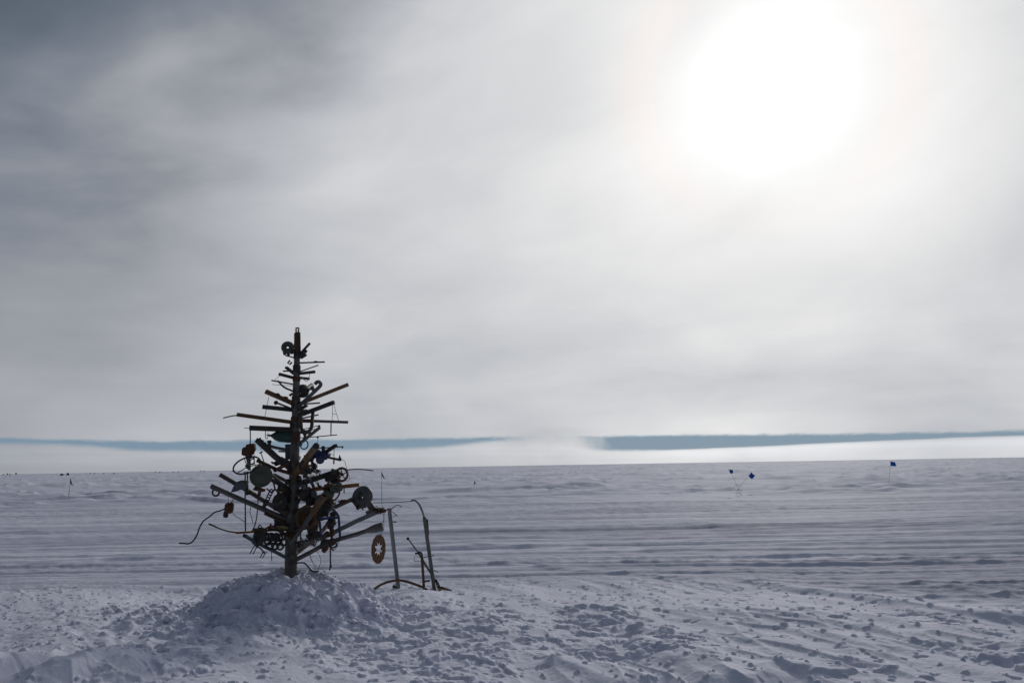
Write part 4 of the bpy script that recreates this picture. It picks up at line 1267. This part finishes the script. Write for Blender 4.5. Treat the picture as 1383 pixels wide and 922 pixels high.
# chain wrap and hanging disc
o = on('b32', 513, 689.5, -.02)
m = MB()
chain(m, [on('b32', x, y, d_) for x, y, d_ in ((505, 689, 0), (509, 685, -.05), (511, 692, -.03), (513, 686, .05), (515, 692, -.05), (517, 686, 0), (519, 690, -.03), (522.5, 687.6, 0), (525, 688, 0))], .014, .005)
blob(m, on('b32', 509.5, 689, .0), .055, .045, .03, 97); blob(m, on('b32', 516.5, 689, .0), .045, .045, .028, 98)
tag(m.build('chain_wrap', RUSTD), 'rusty chain wrapped round the tip of the galvanised channel', 'chain')
o = on('b32', 511.3, 741)
t = thing('hanging_brake_disc', o, 'orange rusted brake disc with a star-shaped hole hanging on a chain', 'brake disc')
nn = Vector((2.9, -1, 0.0)).normalized()
out, inn = [], []
for i in range(72):
    a = 2 * math.pi * i / 72
    q = (18.2 if i % 6 else 17.3) * PX
    st = (11.4 if i % 9 in (4, 5) else 9.8 if i % 9 in (3, 6) else 7.6 if i % 9 in (2, 7) else 6.4) * PX
    out.append((q * math.cos(a), q * math.sin(a))); inn.append((st * math.cos(a), st * math.sin(a)))
m = MB(); plate(m, o, nn, out, inn, .012); m.build('disc', DISC, t)
m = MB(); torus(m, o, nn, 14.6 * PX, .35 * PX, 40, 5); m.build('wear_ridge', BROWN, t)
m = MB(); chain(m, [on('b32', 518.2, 691), on('b32', 518.4, 700), on('b32', 517.4, 708)], .0085, .0032); m.build('chain', DARK, t)
m = MB(); rod(m, [on('b32', 517.4, 707), on('b32', 517.0, 715), on('b32', 513, 723.6)], .0032); m.build('wire', GALV, t)

# machinery in the lower right of the tree
o = P(420, 700, YT - .45)
t = thing('brake_drum', o, 'large dark brake drum behind the pale slanting pipe', 'brake drum')
o2 = P(419.5, 699, YT - .18)
m = MB(); lathe(m, o2, Vector((-.25, -1, .1)), [(0, 13.5 * PX), (.09, 13.5 * PX), (.10, 14.5 * PX), (.12, 14.5 * PX), (.121, 11.5 * PX), (.06, 11 * PX), (.058, 4 * PX), (.075, 3.5 * PX), (.076, .002)], 30); m.build('drum', BROWN, t)
m = MB(); rod(m, [P(406, 688, YT - .2), P(395, 690, YT)], .02); rod(m, bez([P(404, 694, YT - .3), P(410, 689, YT - .32), P(420, 687, YT - .32)]), .012); m.build('axle', BLACK, t)
m = MB(); bx(m, P(424, 713, YT - .2), 10 * PX, .08, 14 * PX, R(-10)); blob(m, P(420, 724, YT - .2), .05, .05, .045, 103); m.build('backing', DARK, t)

o = on('b39', 434, 684, -.55)
t = thing('engine_housing', o, 'large dark engine housing behind the top of the pale slanting pipe', 'engine')
m = MB(); blob(m, P(437, 683, YT - .15), .10, .10, .085, 105, .16); bx(m, P(441, 681, YT - .1), 17 * PX, .15, 18 * PX, R(-38)); lathe(m, P(434, 692, YT - .2), Vector((.2, -1, 0)), [(0, .09), (.06, .09), (.08, .06)], 14); m.build('casing', BLACK, t)
m = MB(); bx(m, P(436, 674, YT - .2), 9 * PX, .05, 5 * PX, R(30)); blob(m, P(429, 682, YT - .25), .04, .04, .05, 106); m.build('cover', RUSTD, t)
m = MB()
for i in range(5): flat(m, [P(443 + i * 1.7, 673.5 + i * 2.1, YT - .2), P(438 + i * 1.7, 677 + i * 2.1, YT - .2)], .01, .012)
m.build('fin', DARK, t)

o = P(446, 708, YT - .35)
t = thing('blue_pipe_frame', o, 'blue tubular frame standing on the lowest right branch', 'frame')
Yf = YT - .35
for a in ([(449.5, 687), (453, 690.5), (457, 697), (458, 706), (459.4, 726)], [(431.5, 703), (432.6, 713), (433, 723)], [(443.5, 703), (443.8, 714)]):
    m = MB(); tube(m, bez([P(x, y, Yf) for x, y in a]), 1.5 * PX); m.build('post', BLUE, t)
for a in ([(430.5, 699.6), (444, 699.4)], [(444, 698.4), (457.5, 698.6)]):
    m = MB(); tube(m, [P(x, y, Yf) for x, y in a], 1.8 * PX); m.build('rail', BLUE, t)
m = MB(); torus(m, P(450.6, 736, Yf), Vector((.2, -1, .1)), 3.4 * PX, 1.0 * PX, 18, 6, 1.2, .8); m.build('foot_ring', BLUE, t)
o = P(448, 704, YT - .3)
t = thing('carburettor', o, 'small rusty carburettor held inside the blue tubular frame', 'machine part')
m = MB(); lathe(m, P(448, 699, YT - .3), Vector((0, 0, -1)), [(0, .03), (.01, .045), (.05, .045), (.055, .055), (.07, .055), (.09, .03), (.11, .028)], 14); blob(m, P(450, 694, YT - .3), .04, .04, .035, 110); m.build('body', BLACK, t)
m = MB(); blob(m, P(449, 719, YT - .3), .03, .03, .055, 112); lathe(m, P(448, 712, YT - .3), Vector((0, 0, -1)), [(0, .02), (.03, .03), (.05, .02), (.10, .018)], 10); m.build('float_bowl', BROWN, t)

def scrap(name, label, cat, seed, pts, mats):
    o = P(*pts[0][:2], YT + pts[0][2])
    t = thing(name, o, label, cat)
    for i, (x, y, d, rx, rz) in enumerate(pts):
        m = MB()
        if i % 2: bx(m, P(x, y, YT + d), rx * 2 * PX, .06, rz * 2 * PX, R((seed * 37 + i * 50) % 90 - 45))
        else: blob(m, P(x, y, YT + d), rx * PX, .05, rz * PX, seed + i, .2)
        m.build(('casting', 'block')[i % 2], mats[i % len(mats)], t)
    return t
scrap('yoke_casting', 'rusty forked yoke casting lying on the lowest right branch', 'machine part', 120, [(441, 733.5, -.38, 6, 4.5), (449, 731, -.38, 3.5, 4.5), (436.5, 736, -.36, 4.2, 5.5), (439, 742, -.36, 2.5, 3.5), (454, 729, -.4, 6, 2.4)], [BLACK, RUSTD])
scrap('lever_casting', 'dark rusted lever casting between the drum and the lowest right branch', 'machine part', 131, [(433, 723, -.3, 4, 3), (428.5, 721, -.3, 5, 4), (442, 721, -.35, 4.4, 3.6), (438, 728, -.35, 2.2, 5)], [RUSTD, DARK])
m = MB(); rod(m, [on('b31', 446, 735), on('b31', 446.2, 750), on('b31', 446.4, 762), on('b31', 445.2, 769.6)], .0095); rod(m, [on('b31', 446.6, 762), on('b31', 447.4, 766)], .010)
tag(m.build('hanging_bar', DARK), 'straight steel bar hanging from the lowest right branch almost to the snow', 'bar')
m = MB(); rod(m, bez([P(424, 729, YT - .3), P(427, 733, YT - .3), P(424, 738, YT - .3), P(428, 731, YT - .3)]), .006); rod(m, bez([P(405, 722, YT - .4), P(410, 730, YT - .45), P(416, 724, YT - .5)]), .006); rod(m, [P(406, 716, YT - .3), P(405.6, 734, YT - .3)], .008)
rod(m, [P(415.5, 708, YT - .3), P(416.4, 720, YT - .3)], .012)
tag(m.build('wire_tangle', DARK), 'tangle of bent wires beside the foot of the pale slanting pipe', 'wire')

# short offcuts welded in all round the trunk
rg = random.Random(23)
for i in range(44):
    py = rg.uniform(598, 742) if i > 9 else rg.uniform(500, 590)
    a = rg.uniform(0, 6.283); ln = rg.uniform(.10, .34) * (1 if i > 9 else .5)
    c = P(trunk_x(py), py, YT)
    d = Vector((math.cos(a), math.sin(a), rg.uniform(-.15, .75)))
    p0, p1 = c + d * .04, c + d * (ln + .05)
    m = MB(); k = i % 5
    if k == 0: tube(m, [p0, p1], rg.uniform(.012, .022), 10)
    elif k == 1: flat(m, [p0, p0.lerp(p1, .5) + Vector((0, 0, .02)), p1], .012, rg.uniform(.03, .05), rg.uniform(0, 1))
    elif k == 2: channel(m, [p0, p1], .035, .03)
    elif k == 3:
        rod(m, [p0, p1], .011); lathe(m, p1, d, [(-.02, .02), (-.015, .03), (.015, .03), (.02, .02)], 8)
    else: boxtube(m, [p0, p1], rg.uniform(.025, .045), .035)
    m.build(('pipe_stub', 'strip_stub', 'channel_stub', 'bolt_stub', 'tube_stub')[k], (BROWN, DARK, GREY, RUSTD, BLACK, SLATE, DGREEN, BROWN)[rg.randrange(8)], tree)

m = MB(); chain(m, pl('b31', (433, 727), (437, 735.5), (441, 741), (445, 735), (449, 741.5), (454, 737), (457, 729), off=-.06), .014, .005)
tag(m.build('draped_chain', RUSTD), 'rusty chain draped in loops over the lowest right branch', 'chain')
m = MB(); chain(m, [on('b35', 424, 647), on('b35', 429, 652), on('b34', 431, 658), on('b34', 436, 661)], .012, .0045); chain(m, [on('b34', 436, 661), on('b34', 441, 657), on('b35', 444, 650), on('b35', 447, 643)], .012, .0045)
tag(m.build('loose_chain', BLACK), 'dark chain sagging from the black channel to the orange channel on the right', 'chain')

# ------------------------------------------------------------------ scrap standing in the snow right of the tree
def foot(px, py):
    g = G(px, py); g.z = gz(g.x, g.y); return g


YR = G(538.5, 797).y
PR = YR * 1.02 / FPX


def Q(px, py, d=0.0): return P(px, py, YR + d)


def sunk(p, dz=.12): return Vector((p.x, p.y, gz(p.x, p.y) - dz))


t = thing('pipe_post', sunk(Q(538.5, 797), 0), 'left of the two leaning grey posts, with bits of wire at its top', 'post', 'leaning posts right of the tree')
a, b = Q(525.5, 686), Q(538.6, 798)
m = MB(); tube(m, [a, b, b + (b - a) * .12], 2.6 * PR, 14); m.build('pipe', GALV, t)
m = MB(); rod(m, bez([Q(528, 688), Q(533, 683.5), Q(538, 682), Q(543.4, 684.2)]), .007); m.build('curved_wire', GALV, t)
m = MB(); rod(m, [Q(529, 690), Q(537, 696.4), Q(531, 697.4)], .0055); m.build('wire', DARK, t)
m = MB(); rod(m, [Q(531, 704.3), Q(535.6, 704.6)], .009); m.build('stub', DARK, t)
t = thing('bent_pipe_post', sunk(Q(587, 797), 0), 'right of the two leaning grey posts, its thin top bent over to the left', 'post', 'leaning posts right of the tree')
a, b = Q(573, 698), Q(587, 798)
m = MB(); tube(m, [a, b, b + (b - a) * .12], 2.4 * PR, 14); m.build('pipe', GREY, t)
m = MB(); tube(m, bez([Q(574, 704), Q(571.6, 694), Q(568, 684.5), Q(563.6, 677.5), Q(559, 675.2), Q(555.4, 676.4)]), 1.35 * PR, 10); m.build('bent_top', GALV, t)
m = MB(); flat(m, [Q(577, 700.5, .03), Q(578.6, 722, .03)], .02, .03); m.build('side_bar', DARK, t)
m = MB(); rod(m, [Q(555.6, 676.6), Q(530, 678.2), Q(504, 678.6)], .006); m.build('cross_line', DARK, t)  # thin dark line running left from the bent top

t = thing('rusty_pipe_hoop', sunk(Q(504, 797), 0), 'long rusty pipe arched low over the snow between the two posts', 'pipe')
m = MB(); tube(m, bez([Q(498, 801, -.05), Q(504, 796, -.05), Q(513, 790, -.05), Q(522, 786, -.06), Q(533, 783.6, -.07), Q(543, 783.6, -.08), Q(556, 787, -.08), Q(568, 791.5, -.06), Q(578, 796.5, -.02)]), 1.6 * PR, 10); m.build('pipe', BROWN, t)
m = MB(); lathe(m, Q(533.6, 792, .05), Vector((-.2, -1, .2)), [(0, .03), (.03, .03), (.05, .02)], 10); m.build('fitting', DARK, t)

t = thing('hooked_stake', sunk(Q(572.6, 796), 0), 'short rusty stake with a hooked top between the two posts', 'stake')
m = MB(); tube(m, [Q(569.8, 752), Q(571.4, 775), Q(572.8, 797), Q(573, 803)], 1.75 * PR, 10); m.build('pipe', BROWN, t)
m = MB(); rod(m, bez([Q(570, 753), Q(569.6, 747.4), Q(566.4, 745.2), Q(563.8, 748)]), .013); bx(m, Q(562.6, 746.8), 4 * PR, .03, 2.2 * PR, R(8)); m.build('hook', BLACK, t)
m = MB(); rod(m, [Q(572.4, 784.4), Q(580.4, 783.8)], .012); bx(m, Q(579.4, 783.8), 2.4 * PR, .03, 2.2 * PR); m.build('side_stub', BLACK, t)
m = MB(); rod(m, bez([Q(569.5, 752.4), Q(560.3, 751.2), Q(559.6, 754), Q(559.8, 757.4), Q(570, 757.4)], 3), .0035); m.build('wire_loop', DARK, t)
t = thing('slanting_rod', sunk(Q(590, 792), 0), 'thin dark rod with a knob slanting behind the hooked stake', 'rod')
m = MB(); rod(m, [Q(551.4, 727.4, .1), Q(566, 747, .1)], .010); m.build('shaft', DARK, t)
m = MB(); flat(m, [Q(566, 747, .1), Q(574, 761, .1), Q(586, 780, .1), Q(597, 798, .1)], .018, .028); m.build('flat_end', SLATE, t)
m = MB(); blob(m, Q(551, 727, .1), .022, .02, .022, 5, .08); m.build('knob', BLACK, t)
m = MB(); rod(m, [Q(569, 752.8, .06), Q(578, 751.2, .06), Q(586.4, 749.5, .06)], .006); m.build('cross_wire', DARK, t)
m = MB(); rod(m, [Q(586, 769.2, .08), Q(592, 772.6, .08)], .007); m.build('cross_wire', DARK, t)
m = MB()
for i in range(4): rod(m, [Q(588 + i * .5, 782, .02), Q(590 + i * 1.9, 793.6, -.03)], .0045)
tag(m.build('wire_bundle', DARK), 'bundle of thin bent wires at the foot of the right post', 'wire')
t = thing('rusty_plate', sunk(Q(600, 796), 0), 'flat tapered rusty plate lying in the snow at the foot of the right post', 'plate')
pts = [Q(590, 791.2, -.02), Q(596, 791.8, -.02), Q(604, 794.6, -.02), Q(610.5, 796.8, -.02), Q(601, 797.6, -.1), Q(593, 797, -.12)]
m = MB(); k = len(pts); m.add(pts + [q - Vector((0, -.01, .014)) for q in pts], [tuple(range(k))[::-1], tuple(range(k, 2 * k))] + [(i, (i + 1) % k, k + (i + 1) % k, k + i) for i in range(k)])
m.build('sheet', BROWN, t)
m = MB(); rod(m, pts[1:4], .006); m.build('rolled_edge', DARK, t)

# ------------------------------------------------------------------ flags on bamboo poles
def flag(name, top, foot_px, cloth_px, mat, label, r=.012, group=None, ypx=None):
    """pole from its foot in the snow to its top, a sagging cloth given by its outline in photo pixels"""
    f = G(*foot_px) if ypx is None else P(*foot_px, ypx)
    Y = f.y
    f = sunk(f, 0)
    t = thing(name, f, label, 'flag', group)
    a = P(*top, Y)
    m = MB(); n = 5
    d = f - a
    sweep(m, [a + d * (i / n) + Vector((.012 * math.sin(i * 1.3), 0, 0)) for i in range(n + 1)] + [f + d.normalized() * .3], circ(1, 6), True, scale=[r * .7, r * .8, r * .9, r, r, r, r]); m.build('pole', BAMBOO, t)
    # cloth: a small sheet between hoist and fly, folded in depth
    (h0, h1, f0, f1) = [P(*q, Y) for q in cloth_px]
    m = MB(); nu, nv = 7, 4; vs = []
    for i in range(nu):
        for j in range(nv):
            u_, v_ = i / (nu - 1), j / (nv - 1)
            p = (h0.lerp(h1, v_)).lerp(f0.lerp(f1, v_), u_)
            vs.append(p + Vector((0, .05 * math.sin(u_ * 5 + v_ * 1.5) * u_, -.02 * math.sin(u_ * 3.1))))
    fs = [(i * nv + j, (i + 1) * nv + j, (i + 1) * nv + j + 1, i * nv + j + 1) for i in range(nu - 1) for j in range(nv - 1)]
    k = len(vs)
    m.add(vs + [q + Vector((0, .004, 0)) for q in vs], fs + [tuple(q + k for q in f_)[::-1] for f_ in fs], True)
    m.build('cloth', mat, t)
    return t


GF = 'flags marking the route'
flag('marker_flag', (94.9, 645), (92.4, 679), [(95.2, 646), (94.8, 652.6), (97.6, 652.4), (99.2, 655)], F_BLACK, 'drooping black flag on a pole alone at the far left of the field', .013, GF)
flag('marker_flag', (515.0, 636), (516.4, 689), [(515.2, 636.4), (515.4, 641.6), (518, 642), (520, 647)], F_BLACK, 'drooping black flag on a tall thin pole just behind the left grey post', .010, GF)
flag('marker_flag', (984.4, 633), (1002, 669.5), [(984.2, 633.2), (986.2, 638.8), (989.2, 633.6), (990.4, 638.2)], F_BLUE, 'small blue flag on the left-leaning pole of the crossed pair', .0055, GF)
flag('marker_flag', (1012.4, 638.5), (993, 667.5), [(1014.8, 637.2), (1011.0, 642.6), (1019.6, 641.6), (1015.8, 646.8)], F_BLUE, 'blue diamond-hung flag on the right-leaning pole of the crossed pair', .0055, GF)
flag('marker_flag', (1202.8, 622), (1200.4, 660), [(1203, 622.2), (1202.6, 628.6), (1208, 623.6), (1211, 629)], F_BLUE, 'blue flag flying alone on an upright pole at the right of the field', .008, GF)
flag('marker_flag', (640.2, 648.5), (640.4, 664), [(640.2, 648.6), (640.3, 652.4), (642, 650.6), (642.2, 653.8)], F_RED, 'tiny red flag on a short pole in the middle distance', .008, GF)
m = MB(); g1 = foot(991, 662)
for a, b in (((988, 661.5), (1001, 657.5)), ((986, 664), (1003, 666)), ((995, 669), (1001, 671))):
    A, B = G(*a), G(*b); A.z = B.z = gz(A.x, A.y) + .05; rod(m, [A, A.lerp(B, .5) + Vector((0, 0, .08)), B], .012, 5)
tag(m.build('fallen_poles', BAMBOO), 'fallen bamboo poles tangled at the foot of the crossed blue flags', 'pole')

# far away on the left: huts and a line of marker flags, a few pixels each
def hut(px, w, h, dist, label, roof):
    r = ray(px, 640); d = Vector((r.x, r.y, 0)).normalized()
    o = d * dist; o.z = 0
    t = thing('field_hut', o, label, 'hut', 'huts on the far horizon')
    side = Vector((d.y, -d.x, 0))
    z0, m = -1.0, MB()
    prof = [(-w / 2, z0), (-w / 2, h * .55)] + [(-w / 2 * math.cos(R(a)), h * .55 + h * .45 * math.sin(R(a))) for a in ((30, 60, 90, 120, 150) if roof else (60, 120))] + [(w / 2, h * .55), (w / 2, z0)]
    k = len(prof)
    f = [o + side * a + Vector((0, 0, b)) for a, b in prof]; bk = [q + d * w * 1.3 for q in f]
    m.add(f + bk, [tuple(range(k))[::-1], tuple(range(k, 2 * k))] + [(i, (i + 1) % k, k + (i + 1) % k, k + i) for i in range(k)]); m.build('shell', BLACK, t)
    m = MB(); c = o - d * .06; m.add([c + side * a + Vector((0, 0, b)) for a, b in ((-w * .12, .0), (w * .12, .0), (w * .12, h * .5), (-w * .12, h * .5))] + [c - d * .08 + side * a + Vector((0, 0, b)) for a, b in ((-w * .12, .0), (w * .12, .0), (w * .12, h * .5), (-w * .12, h * .5))], [(3, 2, 1, 0), (4, 5, 6, 7), (0, 1, 5, 4), (1, 2, 6, 5), (2, 3, 7, 6), (3, 0, 4, 7)]); m.build('door', DARK, t)
    return t


hut(83.5, 2.2, 1.35, 640, 'low dark hut on the far left horizon, left and wider one of the two', True)
hut(91.6, 1.7, 1.9, 640, 'taller dark hut on the far left horizon, right-hand one of the two', False)
proto = None
for i, (px, hh) in enumerate(((4, 1.6), (9, 2.0), (13, 1.7), (20.6, 2.4), (121, 1.5), (127, 1.5), (139, 1.4), (153, 1.6), (209, 1.8), (215, 1.7), (233, 1.5), (240, 1.5), (270, 1.8), (275, 1.9), (313, 1.5))):
    r = ray(px, 640); d = Vector((r.x, r.y, 0)).normalized()
    o = d * (470 if px < 30 else 560); o.z = gz(o.x, o.y)
    t = thing('route_marker', o, 'tiny dark route marker flag on the far left horizon', 'flag', 'far route markers')
    if proto is None:
        m = MB(); rod(m, [o - Vector((0, 0, .5)), o + Vector((0, 0, 2.0))], .05, 6); a = m.build('pole', BLACK, t)
        m = MB(); flat(m, [o + Vector((.1, 0, 1.55)), o + Vector((.7, 0.1, 1.4))], .03, .5); b = m.build('cloth', F_BLACK, t)
        proto = (a, b)
    else:
        for q in proto:
            c = q.copy(); COL.objects.link(c); c.parent = t
    t.scale = (1, 1, hh / 2.0)
